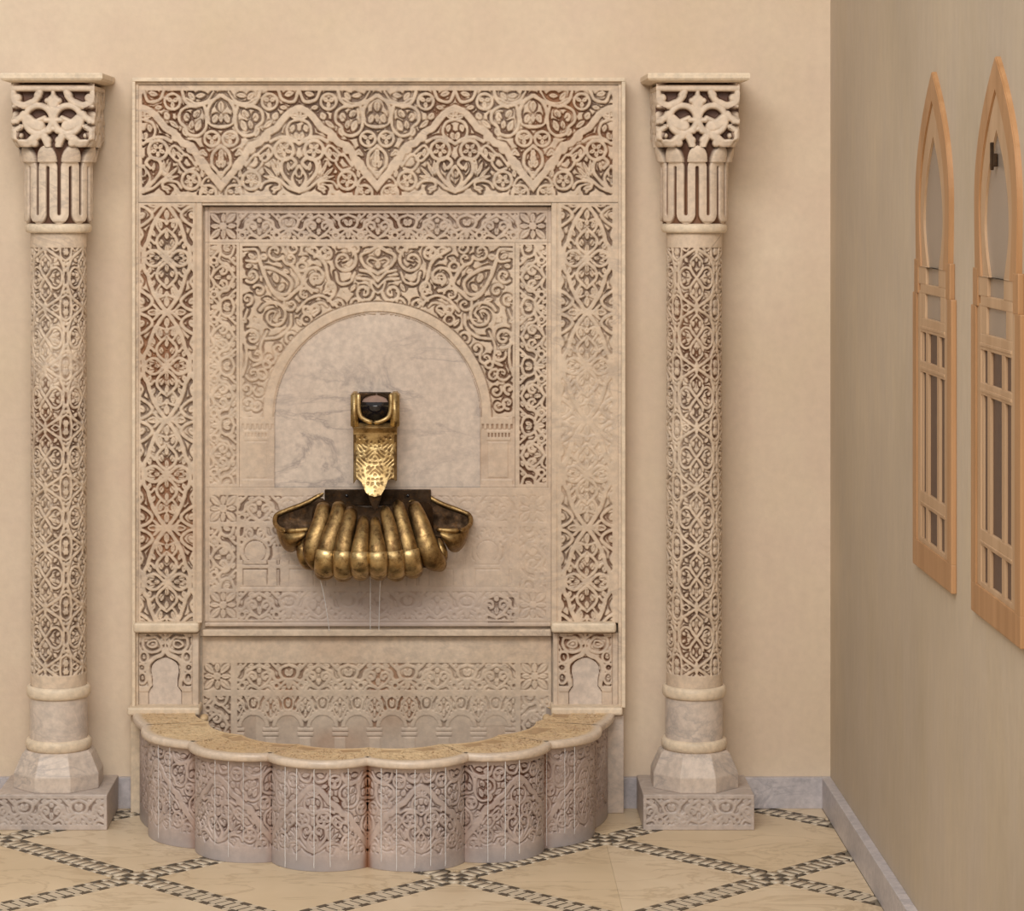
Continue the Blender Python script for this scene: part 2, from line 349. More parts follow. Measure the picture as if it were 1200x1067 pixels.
for a in ((0, 60, 0, 120, 1.8), (45, 115, 50, 165, 2.2), (0, 175, 0, 235, 2.0), (70, 0, 110, 0, 1.8), (115, 35, 150, 30, 2.0), (140, 0, 175, 0, 1.4)): T.leaf(*a)
for P in ([(0, 70), (0, 160)], [(30, 110), (52, 140)], [(25, 190), (55, 175)], [(90, 12), (140, 0)], [(110, 30), (150, 35)], [(0, 245), (0, 262)], [(110, 470), (150, 480)], [(60, 150), (66, 180)]): T.cut(P)
def f_pil(X, Y, cx, cy, hx=33., hy=63.2): 
    return TP.sample(np.abs(X-cx)*33./hx, tri(Y, cy, hy)*63.2/hy)
# --- narrow band: hearts and circles (local x 0 heart .. 34.8 circle, y 0..31)
TB = Tile(0, 0, 35, 32); T = TB.frame(0, -5.2, 8.57)
for P, r in (([(0, 62), (70, 100), (130, 130), (145, 190), (185, 220), (240, 200)], 1.6), ([(0, 300), (75, 245), (115, 185), (85, 138), (42, 148), (35, 190), (60, 205)], 1.4),
             ([(300, 62), (225, 90), (205, 140), (240, 195), (300, 205)], 1.5), ([(300, 205), (240, 250), (180, 310)], 1.4), ([(0, 300), (90, 270), (130, 310)], 1.2), ([(130, 50), (180, 100), (210, 130)], 1.3)):
    T.stroke(P, r)
T.ring(172, 268, 30, r=1.2, cuts=False)
T.stroke([(0, 118), (0, 118)], 2.7)
for a in ((0, 200, 0, 260, 2.2), (270, 110, 290, 170, 2.2), (300, 220, 300, 300, 2.6), (60, 60, 110, 80, 1.4), (180, 60, 200, 80, 1.2), (150, 230, 110, 250, 1.4), (260, 280, 230, 310, 1.6), (85, 175, 60, 185, 1.2)): T.leaf(*a)
for P in ([(0, 170), (0, 210)], [(300, 100), (300, 150)], [(275, 180), (300, 190)], [(20, 240), (40, 225)]): T.cut(P)
def f_band(X, Y, c=442.9, h=34.75, y0=250, vert=False, H=30.5, flip=False):
    if vert: X, Y = Y, X
    V = (Y-y0)*31./H
    if flip: V = 31-V
    return TB.sample(tri(X, c, h)*34.8/h, V)
# --- column shaft: knotted quatrefoils (quarter 0..25.5 x 0..34.8)
TC = Tile(0, 0, 26, 35.5); T = TC.frame(0, 0, 7.62)
for P, r in (([(0, 0), (48, 62), (58, 135), (25, 180), (0, 205)], 1.5), ([(0, 0), (55, 72), (108, 92), (150, 55), (160, 0)], 1.5), ([(0, 265), (70, 218), (135, 172), (172, 95), (196, 60)], 1.7),
             ([(196, 150), (150, 185), (140, 265)], 1.4), ([(60, 265), (100, 240), (140, 265)], 1.2), ([(172, 0), (176, 50), (165, 100)], 1.2)): T.stroke(P, r)
for a in ((0, 215, 0, 250, 1.6), (80, 140, 110, 170, 1.8), (185, 200, 180, 265, 1.8), (110, 20, 130, 45, 1.4), (30, 100, 30, 150, 1.2), (190, 110, 170, 140, 1.2), (50, 235, 90, 215, 1.2)): T.leaf(*a, cut=False)
for P in ([(70, 0), (125, 0)], [(0, 90), (0, 140)], [(80, 40), (120, 60)], [(20, 160), (35, 150)], [(170, 240), (175, 265)], [(60, 120), (80, 160)], [(95, 250), (95, 265)]): T.cut(P, .3, .7)
def f_col(A, Y, cy=324.6, r=32.5, ph=0.): return TC.sample(tri(A*r*1.0+ph, 0, math.pi*r/4)*25.5/(math.pi*r/4), tri(Y, cy, 34.8))
# --- rosette, 31 px square, centred
TR = Tile(0, 0, 17, 17); T = TR.frame(0, 0, 1)
T.stroke([(0, 0), (0, 0)], 4.2)
T.stroke([(0, 5.2), (0, 10), (0, 14.6)], .5, .3, bulge=2.3); T.stroke([(5.2, 0), (10, 0), (14.6, 0)], .5, .3, bulge=2.3)
T.stroke([(4, 4), (9.5, 9.5), (14.6, 14.6)], .5, .3, bulge=3.1)
T.cut([(0, 7), (0, 13)], .1, .35); T.cut([(7, 0), (13, 0)], .1, .35); T.cut([(6, 6), (12.5, 12.5)], .1, .45)
def f_rose(X, Y, cx, cy, half=15.5):
    D, K = TR.sample(np.abs(X-cx)*15.5/half, np.abs(Y-cy)*15.5/half); return D, K
# --- spandrel above the arch: free scrolls, left half mirrored about 442.9
TS = Tile(280, 285, 443.5, 500); T = TS.frame(280, 284, 7.06)
for P, r in (([(205, 215), (320, 235), (435, 325), (405, 420), (320, 425), (250, 350), (205, 215)], 1.8), ([(170, 150), (215, 280), (300, 430), (385, 470), (455, 415), (525, 345), (485, 250), (430, 185)], 2.0),
             ([(560, 60), (700, 160), (740, 300), (785, 420), (740, 480)], 1.8), ([(480, 570), (560, 480), (660, 440), (740, 470), (780, 520)], 1.5), ([(540, 600), (610, 520), (690, 500), (730, 530)], 1.2),
             ([(1150, 30), (1080, 70), (1010, 110), (1040, 190), (1150, 260)], 1.8), ([(1000, 230), (1080, 250), (1150, 320)], 1.5), ([(980, 300), (1080, 310), (1150, 370)], 1.4), ([(1150, 420), (1110, 390), (1090, 330)], 1.2),
             ([(1150, 150), (1090, 130), (1060, 160), (1100, 200)], 1.2), ([(40, 60), (140, 60), (165, 120), (140, 160), (60, 150)], 1.4), ([(70, 560), (30, 700), (60, 880), (60, 1000), (30, 1100)], 1.4),
             ([(230, 740), (180, 860), (190, 980), (120, 1020)], 1.3), ([(430, 600), (420, 700), (330, 780), (220, 800)], 1.5), ([(800, 250), (830, 340), (920, 330), (960, 250)], 1.4)):
    T.stroke(P, r)
for a in ((290, 610, 125, 115), (290, 610, 62, 55), (635, 290, 112, 112), (640, 300, 55, 55), (300, 80, 72, 60), (425, 135, 60, 42), (430, 515, 58, 58), (545, 430, 58, 55), (870, 450, 62, 62), (1035, 415, 78, 70), (870, 150, 120, 110), (870, 150, 58, 50),
          (610, 75, 50, 45), (105, 275, 62, 70), (165, 400, 52, 60), (110, 790, 85, 75), (120, 1085, 62, 62), (75, 1330, 50, 60), (520, 200, 40, 36), (450, 50, 50, 40), (720, 90, 45, 50), (960, 60, 50, 40), (760, 380, 40, 50), (70, 470, 50, 50), (560, 560, 30, 30), (150, 930, 60, 50), (65, 1210, 48, 55), (190, 1100, 52, 55), (255, 960, 55, 50), (170, 1230, 48, 50), (150, 1350, 50, 45), (330, 880, 50, 45), (430, 790, 45, 40), (960, 500, 40, 30), (640, 560, 48, 40), (560, 640, 42, 40), (830, 510, 40, 28), (230, 1010, 30, 30)):
    if a[2] > 75: T.spiral(a[0], a[1], a[2], 1.6, 1.25, rot=a[0]*.7, d=1 if a[0] % 20 else -1)
    elif a[2] > 57 and a[0] in (290, 640, 870): continue
    elif a[2] > 47: T.spiral(a[0], a[1], a[2], 1.3, 1.0, rot=a[0]*1.3, d=-1 if a[1] % 20 else 1)
    else: T.ring(a[0], a[1], a[2], a[3], r=1.4, rot=a[0]*.7)
for a in ((80, 100, 130, 130, 2.4), (290, 260, 320, 330, 3), (370, 350, 330, 400, 3), (270, 480, 200, 470, 2), (560, 130, 500, 150, 2), (700, 420, 740, 400, 2), (1150, 60, 1150, 110, 3), (1150, 160, 1150, 210, 2.6), (1080, 60, 1030, 80, 2),
          (660, 560, 600, 600, 2.4), (480, 640, 520, 690, 2), (820, 500, 780, 490, 2), (930, 400, 960, 350, 2), (220, 120, 190, 120, 3.4), (370, 230, 410, 250, 2.2), (60, 200, 100, 190, 2), (30, 640, 60, 660, 2)): T.leaf(*a)
def f_span(X, Y): return TS.sample(442.9-np.abs(X-442.9), Y)
# --- small niche spandrel (local 9.28 scale, axis 405)
TN = Tile(160, 740, 194.5, 806); T = TN.frame(150, 735, 9.28)
for P, r in (([(245, 650), (232, 560), (214, 480), (222, 400), (285, 335), (365, 300), (405, 235)], 2.3), ([(170, 120), (165, 210), (230, 270), (310, 265), (360, 230), (350, 170), (300, 110), (235, 115), (170, 120)], 1.4),
             ([(250, 150), (210, 190), (260, 220), (310, 200), (300, 150), (250, 150)], .9), ([(405, 70), (405, 240)], 1.0), ([(100, 180), (140, 250), (110, 300)], 1.1), ([(405, 130), (360, 90), (340, 70)], 1.1)): T.stroke(P, r)
T.ring(170, 325, 48, 60, 1.2); T.ring(150, 440, 42, 42, 1.2); T.ring(155, 555, 45, 60, 1.2); T.leaf(120, 90, 200, 80, 1.6); T.leaf(360, 130, 380, 190, 1.6)
def f_niche(X, Y, cx): return TN.sample(193.6-np.abs(X-cx), Y)
# --- capital block: two rings tied together, leaves (axis 565, scale 9.23), local px
TK = Tile(12, 99, 62, 175); T = TK.frame(0, 85, 9.23)
T.ring(405, 520, 146, 150, 3.3, cuts=False)
T.stroke([(565, 325), (565, 400), (565, 470)], 7.5, 2.0); T.stroke([(500, 318), (565, 335)], 3.0); T.stroke([(565, 235), (565, 330)], 2.2, 4.5)
for q, r in (((165, 530), 4.2), ((150, 640), 3.4), ((340, 760), 5.5), ((500, 740), 4.6), ((400, 262), 4.6), ((180, 290), 4.6), ((215, 690), 2.6), ((135, 380), 1.6), ((455, 660), 4.0), ((560, 620), 2.6)): T.stroke([q, q], r)
T.stroke([(590, 440), (500, 395), (440, 370)], 3.4, 1.5)
for P, r in (([(100, 185), (565, 185)], 3.4), ([(480, 525), (565, 525)], 2.6), ([(130, 240), (150, 330), (240, 370), (330, 340)], 4.0), ([(420, 230), (390, 290), (340, 340)], 3.6),
             ([(130, 540), (210, 500), (240, 460)], 3.6), ([(150, 720), (160, 640), (210, 600)], 3.2), ([(190, 770), (280, 770), (350, 720), (400, 690)], 4.4), ([(470, 700), (500, 790)], 4.4), ([(450, 650), (520, 640)], 3.0),
             ([(290, 520), (340, 560), (420, 590)], 6.0), ([(400, 530), (470, 500)], 2.4), ([(300, 600), (400, 630)], 1.6), ([(120, 150), (120, 300)], 2.0)): T.stroke(P, r)
def f_cap(X, Y): return TK.sample(61.2-np.abs(X), Y)

# ------------------------------------------------------------------ relief surfaces
DS = .8
def wear_shade_attr(P, h, dirt_shade=.8, stain=0., grey=0.):
    n1 = noise(P, 22.); n2 = noise(P, 7., 9.)
    cav = np.clip((.84-h)/.55, 0, 1)**1.3*dirt_shade*(.56+.78*n2)  # darker with carving depth: grime plus recess shade put into colour
    st = np.clip((n2-.50)*4, 0, 1)*np.clip((.98-h)*1.8, .22, 1)*stain*(n1*.9+.4)
    A = np.zeros(h.shape+(4,), np.float32); A[..., 0] = np.clip(cav, 0, 1); A[..., 1] = np.clip(st, 0, 1); A[..., 2] = np.clip(grey, 0, 1); A[..., 3] = 1
    return A
def grid_mesh(name, P, attr, keep=None, skirt=None):
    """P (ny,nx,3); skirt: function mapping border points to back points"""
    ny, nx = P.shape[:2]; idx = np.arange(ny*nx).reshape(ny, nx)
    Q = np.stack([idx[:-1, :-1], idx[1:, :-1], idx[1:, 1:], idx[:-1, 1:]], -1)
    if keep is not None: Q = Q[keep[:-1, :-1] & keep[1:, :-1] & keep[1:, 1:] & keep[:-1, 1:]]
    Q = Q.reshape(-1, 4); V = P.reshape(-1, 3); A = attr.reshape(-1, 4)
    if skirt is not None:
        b = np.concatenate([idx[0, :], idx[1:, -1], idx[-1, -2::-1], idx[-2:0:-1, 0]])
        B = skirt(V[b].copy()); k = len(V)+np.arange(len(b)); nb = np.roll(b, -1); nk = np.roll(k, -1)
        V = np.concatenate([V, B]); A = np.concatenate([A, A[b]])
        Q = np.concatenate([Q, np.stack([b, nb, nk, k], -1)])
    return mesh_np(name, V, Q, A)
def back_to(p):
    def f(B): B[:, 1] = -p; return B
    return f
def relief(name, rect, p, fn, parent, mat, depth=.008, pb=0., dirt_shade=.8, stain=.25, grey=None, wear_shade=None, keep=None, gap=(1.2, 2.4), extra=None):
    """planar carved slab. fn(X,Y) -> list of (mask, D, K); outside masks the surface is full height"""
    x0, y0, x1, y1 = rect
    nx = int((x1-x0)/DS)+1; ny = int((y1-y0)/DS)+1
    X, Y = np.meshgrid(np.linspace(x0, x1, nx), np.linspace(y0, y1, ny))
    k = (DW-p)/F; P = np.stack([(X-VX)*k, np.full_like(X, -p), CZ-(Y-VY)*k], -1)
    G = gap[0]-.4+(gap[1]-gap[0]+.9)*noise(P, 75., 3.)*1.25; wob = (noise(P, 110., 5.)-.5)*.7
    h = np.ones_like(X)
    for m, D, K in fn(X, Y):
        h = np.where(m, np.minimum(h, carve(D+wob, K, G)), h)
    if extra is not None: h = extra(X, Y, h)
    wr = np.ones_like(X) if wear_shade is None else wear_shade(X, Y, P)
    wr = wr*(.72+.5*noise(P, 11., 7.))
    hh = 1-(1-h)*np.clip(wr, 0, 1.15)
    P[..., 1] = -(p-depth*(1-hh)+.0012*(noise(P, 45., 1.)-.5))
    g = 0. if grey is None else grey(X, Y, P)
    A = wear_shade_attr(P, hh, dirt_shade, stain, g)
    kp = None if keep is None else keep(X, Y)
    me = grid_mesh(name, P, A, kp, back_to(pb))
    return obj(name, me, mat, parent)
def inrect(X, Y, x0, y0, x1, y1): return (X > x0) & (X < x1) & (Y > y0) & (Y < y1)
def edge_d(X, Y, x0, y0, x1, y1): return np.minimum(np.minimum(X-x0, x1-X), np.minimum(Y-y0, y1-Y))
def groove(h, d, wd, dep): return np.minimum(h, 1-dep*np.clip(1-np.abs(d)/wd, 0, 1))

# ------------------------------------------------------------------ the room
XR = .9935
floor_z = 0.
wb = obj('wall_back', bm_mesh('wall_back', box_bm(-3.2, XR+.2, 0, .15, -.1, 3.0)), M['wall']); tag(wb, kind='structure')
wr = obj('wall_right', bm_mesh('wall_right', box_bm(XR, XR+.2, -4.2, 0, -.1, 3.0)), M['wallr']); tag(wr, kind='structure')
b = box_bm(-3.2, XR, -.018, 0, 0, .080); bb = obj('baseboard_back', bm_mesh('baseboard_back', b, .0015), M['skirt']); tag(bb, kind='structure')
b = box_bm(XR-.024, XR, -4.2, -.018, 0, .080); bb = obj('baseboard_right', bm_mesh('baseboard_right', b, .002), M['skirt']); tag(bb, kind='structure')

# floor: grout bed with marble slabs and mosaic bands
fl = obj('floor', bm_mesh('floor', box_bm(-3.2, XR, -9.5, 0, -.1, -.0045)), M['grout']); tag(fl, kind='structure')
far = obj('paving', bm_mesh('paving', box_bm(-3.2, XR-.024, -9.5, -2.53, -.0045, 0)), M['slab'][0], fl)
NX0, NP0, HX, HP, BW = .017, .704, .3725, .3625, .074
def clip_poly(poly, x0, x1, y0, y1):
    for ax, lim, sgn in ((0, x0, 1), (0, x1, -1), (1, y0, 1), (1, y1, -1)):
        out = []
        for i in range(len(poly)):
            a, b = poly[i-1], poly[i]; da = (a[ax]-lim)*sgn; db = (b[ax]-lim)*sgn
            if da >= 0: 
                if db >= 0: out.append(b)
                else: t = da/(da-db); out.append((a[0]+(b[0]-a[0])*t, a[1]+(b[1]-a[1])*t))
            elif db >= 0:
                t = da/(da-db); out.append((a[0]+(b[0]-a[0])*t, a[1]+(b[1]-a[1])*t)); out.append(b)
        poly = out
        if len(poly) < 3: return []
    return poly
def prism(name, poly, z0, z1, mat, parent, bevel=0):
    bm = bmesh.new(); vs = [bm.verts.new((x, y, z1)) for x, y in poly]
    try: f = bm.faces.new(vs)
    except Exception: bm.free(); return None
    r = bmesh.ops.extrude_face_region(bm, geom=[f]); 
    for v in r['geom']:
        if isinstance(v, bmesh.types.BMVert): v.co.z = z0
    bmesh.ops.recalc_face_normals(bm, faces=bm.faces)
    if bevel: bmesh.ops.bevel(bm, geom=[e for e in bm.edges if all(v.co.z > z1-1e-5 for v in e.verts)], offset=bevel, segments=1, affect='EDGES')
    return obj(name, bm_mesh(name, bm), mat, parent)
FX0, FX1, FY0, FY1 = -2.6, XR-.024, -2.53, -.0
shr = 1-BW*1.03/(2*HX*HP/math.hypot(HX, HP))
for i in range(-8, 4):
    for j in range(-3, 8):
        if (i+j) % 2 == 0: continue
        cx, cy = NX0+i*HX, -(NP0+j*HP)   # cell centres lie midway between nodes of one row
        R_, U_ = HX*shr, HP*shr
        full = [(cx-R_, cy), (cx, cy-U_), (cx+R_, cy), (cx, cy+U_)]
        mi = rng.integers(0, 3)
        if .3 < cx < .5 and -1.3 < cy < -.5:
            for sgn, kk in ((-1, 1), (1, 2)):
                pl = clip_poly(full, cx+(.0002 if sgn > 0 else -9), cx+(-.0002 if sgn < 0 else 9), -9, 9)
                pl = clip_poly(pl, FX0, FX1, FY0, FY1) if pl else []
                if pl: prism('marble_slab', pl, -.0045, 0, M['slab'][0 if sgn > 0 else 1], fl, .0002)
        else:
            pl = clip_poly(full, FX0, FX1, FY0, FY1)
            if pl: prism('marble_slab', pl, -.0045, 0, M['slab'][0 if mi else 1], fl, .0006)
# mosaic pieces
pieces = []      # (cx, cy, ang, len, wid, dark)
EL = math.hypot(HX, HP)
for i in range(-8, 5):
    for j in range(-4, 8):
        if (i+j) % 2: continue
        nx_, ny_ = NX0+i*HX, -(NP0+j*HP)
        for sx in (1, -1):
            ang = math.atan2(-HP, sx*HX); ux, uy = math.cos(ang), math.sin(ang); vx, vy = -uy, ux
            L0, L1 = BW/2, EL-BW/2; n = 9; Pd = (L1-L0)/n
            for k in range(n):
                c = L0+(k+.5)*Pd
                for off, v, ln, wd, dk in ((0, .0290, .56, .014, 1), (.5, .0290, .38, .014, 0), (.5, -.0290, .56, .014, 1), (0, -.0290, .38, .014, 0),
                                           (.25, 0, .40, .040, 0), (-.25, 0, .40, .040, 0), (0, 0, .075, .040, 1), (.5, 0, .075, .040, 1)):
                    if off == .5 and k == n-1: continue
                    t = c+off*Pd
                    pieces.append((nx_+ux*t+vx*v, ny_+uy*t+vy*v, ang, ln*Pd, wd, dk))
        for a in range(3):
            for b2 in range(3):
                q = .0245; dx, dy = (a-1)*q, (b2-1)*q; an = math.atan2(-HP, HX); ux, uy = math.cos(an), math.sin(an); vx, vy = math.cos(math.atan2(-HP, -HX)), math.sin(math.atan2(-HP, -HX))
                pieces.append((nx_+ux*dx+vx*dy, ny_+uy*dx+vy*dy, an, .022, .022, 1 if (a+b2) % 2 else 0))
def piece_px(q):
    s = F/(DW+q[1]); return VX+q[0]*s, VY+CZ*s
vis = []; rest = []
for q in pieces:
    if not (FX0+.02 < q[0] < FX1-.012 and -2.45 < q[1] < -.02): continue
    x, y = piece_px(q); inb = math.hypot(q[0]+.185, q[1]) < .60
    (vis if -5 < x < 1205 and y < 1072 and not inb else rest).append(q)
vis.sort(key=lambda q: (q[1], -q[3]*q[4]))
rest += vis[300:]; vis = vis[:300]
pm = {}
for q in vis:
    key = (round(q[3], 4), q[4], q[5])
    if key not in pm:
        bm = box_bm(-q[3]/2+.0004, q[3]/2-.0004, -q[4]/2+.0004, q[4]/2-.0004, -.0042, .0003)
        bmesh.ops.bevel(bm, geom=[e for e in bm.edges if all(v.co.z > 0 for v in e.verts)], offset=.0006, segments=1, affect='EDGES')
        pm[key] = bm_mesh('mosaic_tile', bm); pm[key].materials.append(M['tdark' if q[5] else 'tpale'])
    o = bpy.data.objects.new('mosaic_tile', pm[key]); C.objects.link(o); o.parent = fl
    o.location = (q[0], q[1], random.uniform(-.0003, .0003)); o.rotation_euler = (0, 0, q[2])
V, Q, MI = [], [], []
for q in rest:
    c, s = math.cos(q[2]), math.sin(q[2]); a, b_ = q[3]/2-.0005, q[4]/2-.0005; k = len(V)
    cs = [(-a, -b_), (a, -b_), (a, b_), (-a, b_)]
    for z in (.0003, -.0042):
        for x, y in cs: V.append((q[0]+x*c-y*s, q[1]+x*s+y*c, z))
    Q += [(k, k+1, k+2, k+3), (k, k+4, k+5, k+1), (k+1, k+5, k+6, k+2), (k+2, k+6, k+7, k+3), (k+3, k+7, k+4, k)]; MI += [1-q[5]]*5
me = mesh_np('mosaic_tiles', np.array(V), np.array(Q), smooth=False); me.materials.append(M['tdark']); me.materials.append(M['tpale'])
me.polygons.foreach_set('material_index', np.array(MI, dtype=np.int32))
o = obj('mosaic_tiles', me, None, fl); tag(o, kind='stuff')

# ------------------------------------------------------------------ the carved wall fountain surround
SUR = thing('wall_fountain', (WX(443, 0), 0, 0), 'tall carved marble fountain surround with patterned frieze, pilasters and round arch panel', 'fountain')
PS, PI_, PD = .055, .026, .010          # distances of surround slabs, inner panel, dado
backing = pbox('backing', 158, 95, 730, 745, .009, 0, M['plain'], SUR, 0); pbox('backing', 158, 745, 730, 945, .0015, 0, M['plain'], SUR, 0)
# outer moulding
for nm, r_, pf in (('outer_moulding', (154.5, 91, 733, 95.5), .074), ('outer_moulding', (154.5, 95.5, 158.5, 829), .074), ('outer_moulding', (728.5, 95.5, 733, 829), .074),
                   ('inner_moulding', (158.5, 95.5, 728.5, 99), .060), ('inner_moulding', (158.5, 99, 162, 829.5), .060), ('inner_moulding', (724.5, 99, 728.5, 829.5), .060)):
    pbox(nm, *r_, pf, 0, M['cream'] if nm[0] == 'o' else M['plain'], SUR, .0022, 3)
def fr_fn(X, Y):
    m = inrect(X, Y, 166.5, 106, 718, 228.5); D, K = f_frieze(X, Y); return [(m, D, K)]
relief('frieze_panel', (162, 99.5, 724.5, 237), PS, fr_fn, SUR, M['warm'], .013, .009, dirt_shade=.9, stain=.9,
       wear_shade=lambda X, Y, P: .9+.25*np.clip((np.abs(X-442)-150)/200, 0, 1))
for side, (x0, x1, c0, c1) in enumerate(((159.5, 236.5, 165, 225.5), (646.5, 724.5, 658, 718))):
    cx = (c0+c1)/2
    def fn(X, Y, c0=c0, c1=c1, cx=cx):
        return [(inrect(X, Y, c0, 240.5, c1, 728.5),)+tuple(f_pil(X, Y, cx, 302.7))]
    def ex(X, Y, h, side=side):
        e = 236.5 if side == 0 else 646.5
        return groove(h, X-(229.5 if side == 0 else 653.5), 1.1, .35)
    def wf(X, Y, P, side=side):
        if side == 0: return .95+0*X
        return 1-.82*sm(1-np.abs(Y-500)/170)*sm((noise(P, 5., 2.)-.05)*2.5)
    relief('pilaster_panel', (x0, 237.6, x1, 729.5), PS, fn, SUR, M['warm'], .012, .009, dirt_shade=.9 if side == 0 else .8, stain=1.0 if side == 0 else .4, wear_shade=wf, extra=ex)
for x0, x1, xs in ((156, 233, (148.5, 234)), (646, 722.5, (646, 730))):
    pbox('upper_ledge', x0, 729.8, x1, 741.5, .082, .009, M['cream'], SUR, .009, 4)
    pbox('lower_ledge', xs[0], 829, xs[1], 838.5, .095, .009, M['cream'], SUR, .008, 4)
def niche(cx, x0, x1):
    yc = 735+520/9.28
    def inside(X, Y):
        a = np.abs(X-cx)
        # keyhole opening: pointed top, waist, straight foot
        yy = (Y-735)*9.28
        wv = np.interp(yy, [318, 335, 370, 420, 480, 560, 640, 660, 700, 860], [0, 6, 12.5, 16, 16.5, 15, 15, 17, 19.5, 19.5])*1.0
        return a, wv, yy
    def fn(X, Y):
        a, wv, yy = inside(X, Y)
        m = inrect(X, Y, cx-30.5, 742.8, cx+30.5, 804) & (a > wv)
        D, K = f_niche(X, Y, cx); return [(m, D, K)]
    def ex(X, Y, h):
        a, wv, yy = inside(X, Y)
        ins = (a < wv) & (yy > 318) & (yy < 858)
        h = np.where(ins, .0, h)
        h = np.where((yy > 655) & (yy < 690) & (a > 19.5) & (a < 30), 1.0, h)
        h = np.where((yy > 700) & ~ins & (a < 30.5), .80, h)
        return groove(h, a-31.5, .9, .5)
    def gr(X, Y, P):
        a, wv, yy = inside(X, Y); return ((a < wv) & (yy > 318))*.5+.15
    o = relief('niche_panel', (x0, 741.8, x1, 829.2), .052, fn, SUR, M['cap'], .012, .009, dirt_shade=.85, stain=.5, grey=gr, extra=ex, gap=(1.0, 2.0))
niche(193.6, 159, 232.5); niche(686.0, 648.5, 724)
# niche dark recess colour must not fill the plain recess: handled through depth .25 -> pale stone plates
for cx in (193.6, 686.0):
    pts = []
    for yy in (330, 350, 380, 420, 480, 560, 640, 662, 700, 855):
        wv = np.interp(yy, [318, 335, 370, 420, 480, 560, 640, 660, 700, 860], [0, 6, 12.5, 16, 16.5, 15, 15, 17, 19.5, 19.5])-.6
        pts.append((wv, 735+yy/9.28))
    poly = [(cx+a, y) for a, y in pts]+[(cx-a, y) for a, y in pts[::-1]]
    bm = bmesh.new(); pz = .0446; vs = [bm.verts.new(W(x, y, pz)) for x, y in poly]; f = bm.faces.new(vs)
    r = bmesh.ops.extrude_face_region(bm, geom=[f])
    for v in r['geom']:
        if isinstance(v, bmesh.types.BMVert): v.co.y = -.040
    bmesh.ops.recalc_face_normals(bm, faces=bm.faces)
    obj('niche_back', bm_mesh('niche_back', bm), M['drum'], SUR)
# lower posts down to the floor
pbox('post', 153, 838.5, 166, 952.2, .062, .0015, M['cream'], SUR, .003)
o = pbox('post', 708, 838.5, 731, 952.8, .072, .0015, M['drum'], SUR, .003)
for px_ in (239, 641):
    bm = bmesh.new(); bmesh.ops.create_uvsphere(bm, u_segments=20, v_segments=12, radius=1)
    c = W(px_, 841, .07)
    for v in bm.verts: v.co = (c[0]+v.co.x*.012, c[1]+v.co.y*.02, c[2]+v.co.z*.010)
    obj('stone_boss', bm_mesh('stone_boss', bm, smooth=True), M['rim'], SUR)
# inner sill
pbox('sill', 237, 737.5, 646, 745.5, .034, .009, M['plain'], SUR, .004, 3)
pbox('upper_strip', 237, 237.2, 646, 240.5, .050, .009, M['plain'], SUR, .001)

# ---- inner panel
AC, AY, RI, RO = 442.3, 487.5, 121.5, 134.
def greyc(X, Y, P): return .50*np.exp(-((X-443)/170)**2-((Y-640)/150)**2)+.45*sm((Y-675)/40)*np.exp(-((X-460)/170)**2)+.45*sm((300-Y)/50)
def top_fn(X, Y):
    out = [(inrect(X, Y, 278.5, 250, 606.5, 280.5),)+tuple(f_band(X, Y))]
    for cx in (261.5, 624.5): out.append((inrect(X, Y, cx-15.5, 249.5, cx+15.5, 280.5),)+tuple(f_rose(X, Y, cx, 265)))
    return out
def inner_edge(X, Y, h): 
    h = groove(h, X-244.2, 1.0, .5); h = groove(h, X-642.3, 1.0, .5); return groove(h, Y-246.2, 1.0, .5)
relief('top_band', (240, 242.5, 646, 284), PI_, top_fn, SUR, M['warm'], .010, .009, dirt_shade=.95, stain=.3, grey=greyc, extra=inner_edge)
def side_fn(c, flip):
    def fn(X, Y):
        return [(inrect(X, Y, c-15.5, 287, c+15.5, 567),)+tuple(f_band(X, Y, c=325+0*34, h=34.75, y0=c-15.5, vert=True, flip=flip))]
    return fn
for c, x0, x1, flip in ((261.5, 240, 280.5, True), (624.5, 603.8, 646, False)):
    relief('side_band', (x0, 284.2, x1, 571), PI_, side_fn(c, flip), SUR, M['warm'], .010, .009, dirt_shade=.7 if flip else .98, stain=.25, grey=greyc, extra=inner_edge,
           wear_shade=(lambda X, Y, P: 1-.55*sm((Y-330)/90)*(.4+.8*noise(P, 6.))) if flip else (lambda X, Y, P: 1.1+0*X))
def sp_r(X, Y): return np.where(Y < AY, np.hypot(X-AC, Y-AY), np.abs(X-AC))
def sp_fn(X, Y):
    return [(inrect(X, Y, 284, 288.5, 601, 489) & (sp_r(X, Y) > RO+.8),)+tuple(f_span(X, Y))]
def sp_keep(X, Y): return sp_r(X, Y) > RI-1.5
def sp_extra(X, Y, h):
    r = sp_r(X, Y); up = Y < 489
    h = np.where((r < RO) & up, 1.0, h); h = groove(h, np.where(up, r-RO-.4, 9), 1.1, .75)
    h = groove(h, np.where(up & (r < RO), r-RI, 9), 1.4, .75)
    # capitals and colonnettes of the arch
    a = np.abs(X-AC); lo = (Y >= 489)
    h = np.where(lo & (a > 121), .78, h)
    h = np.where((Y > 489) & (Y < 502.5) & (a > 122) & (a < 158.5), 1.0-.45*((np.sin((a-122)*1.1) > .2) & (Y > 497)), h)
    h = np.where((Y >= 504) & (Y < 516) & (a > 128) & (a < 156), .95-.5*((np.sin((a-122)*1.6) > .3) & (Y > 507) & (Y < 512)), h)
    h = np.where((Y >= 518) & (Y < 559) & (a > 130) & (a < 153), .95, h)
    h = np.where((Y >= 561.5) & (Y < 568) & (a > 122) & (a < 158.5), .97, h)
    h = np.where(Y >= 568.5, 1.0, h)
    return h
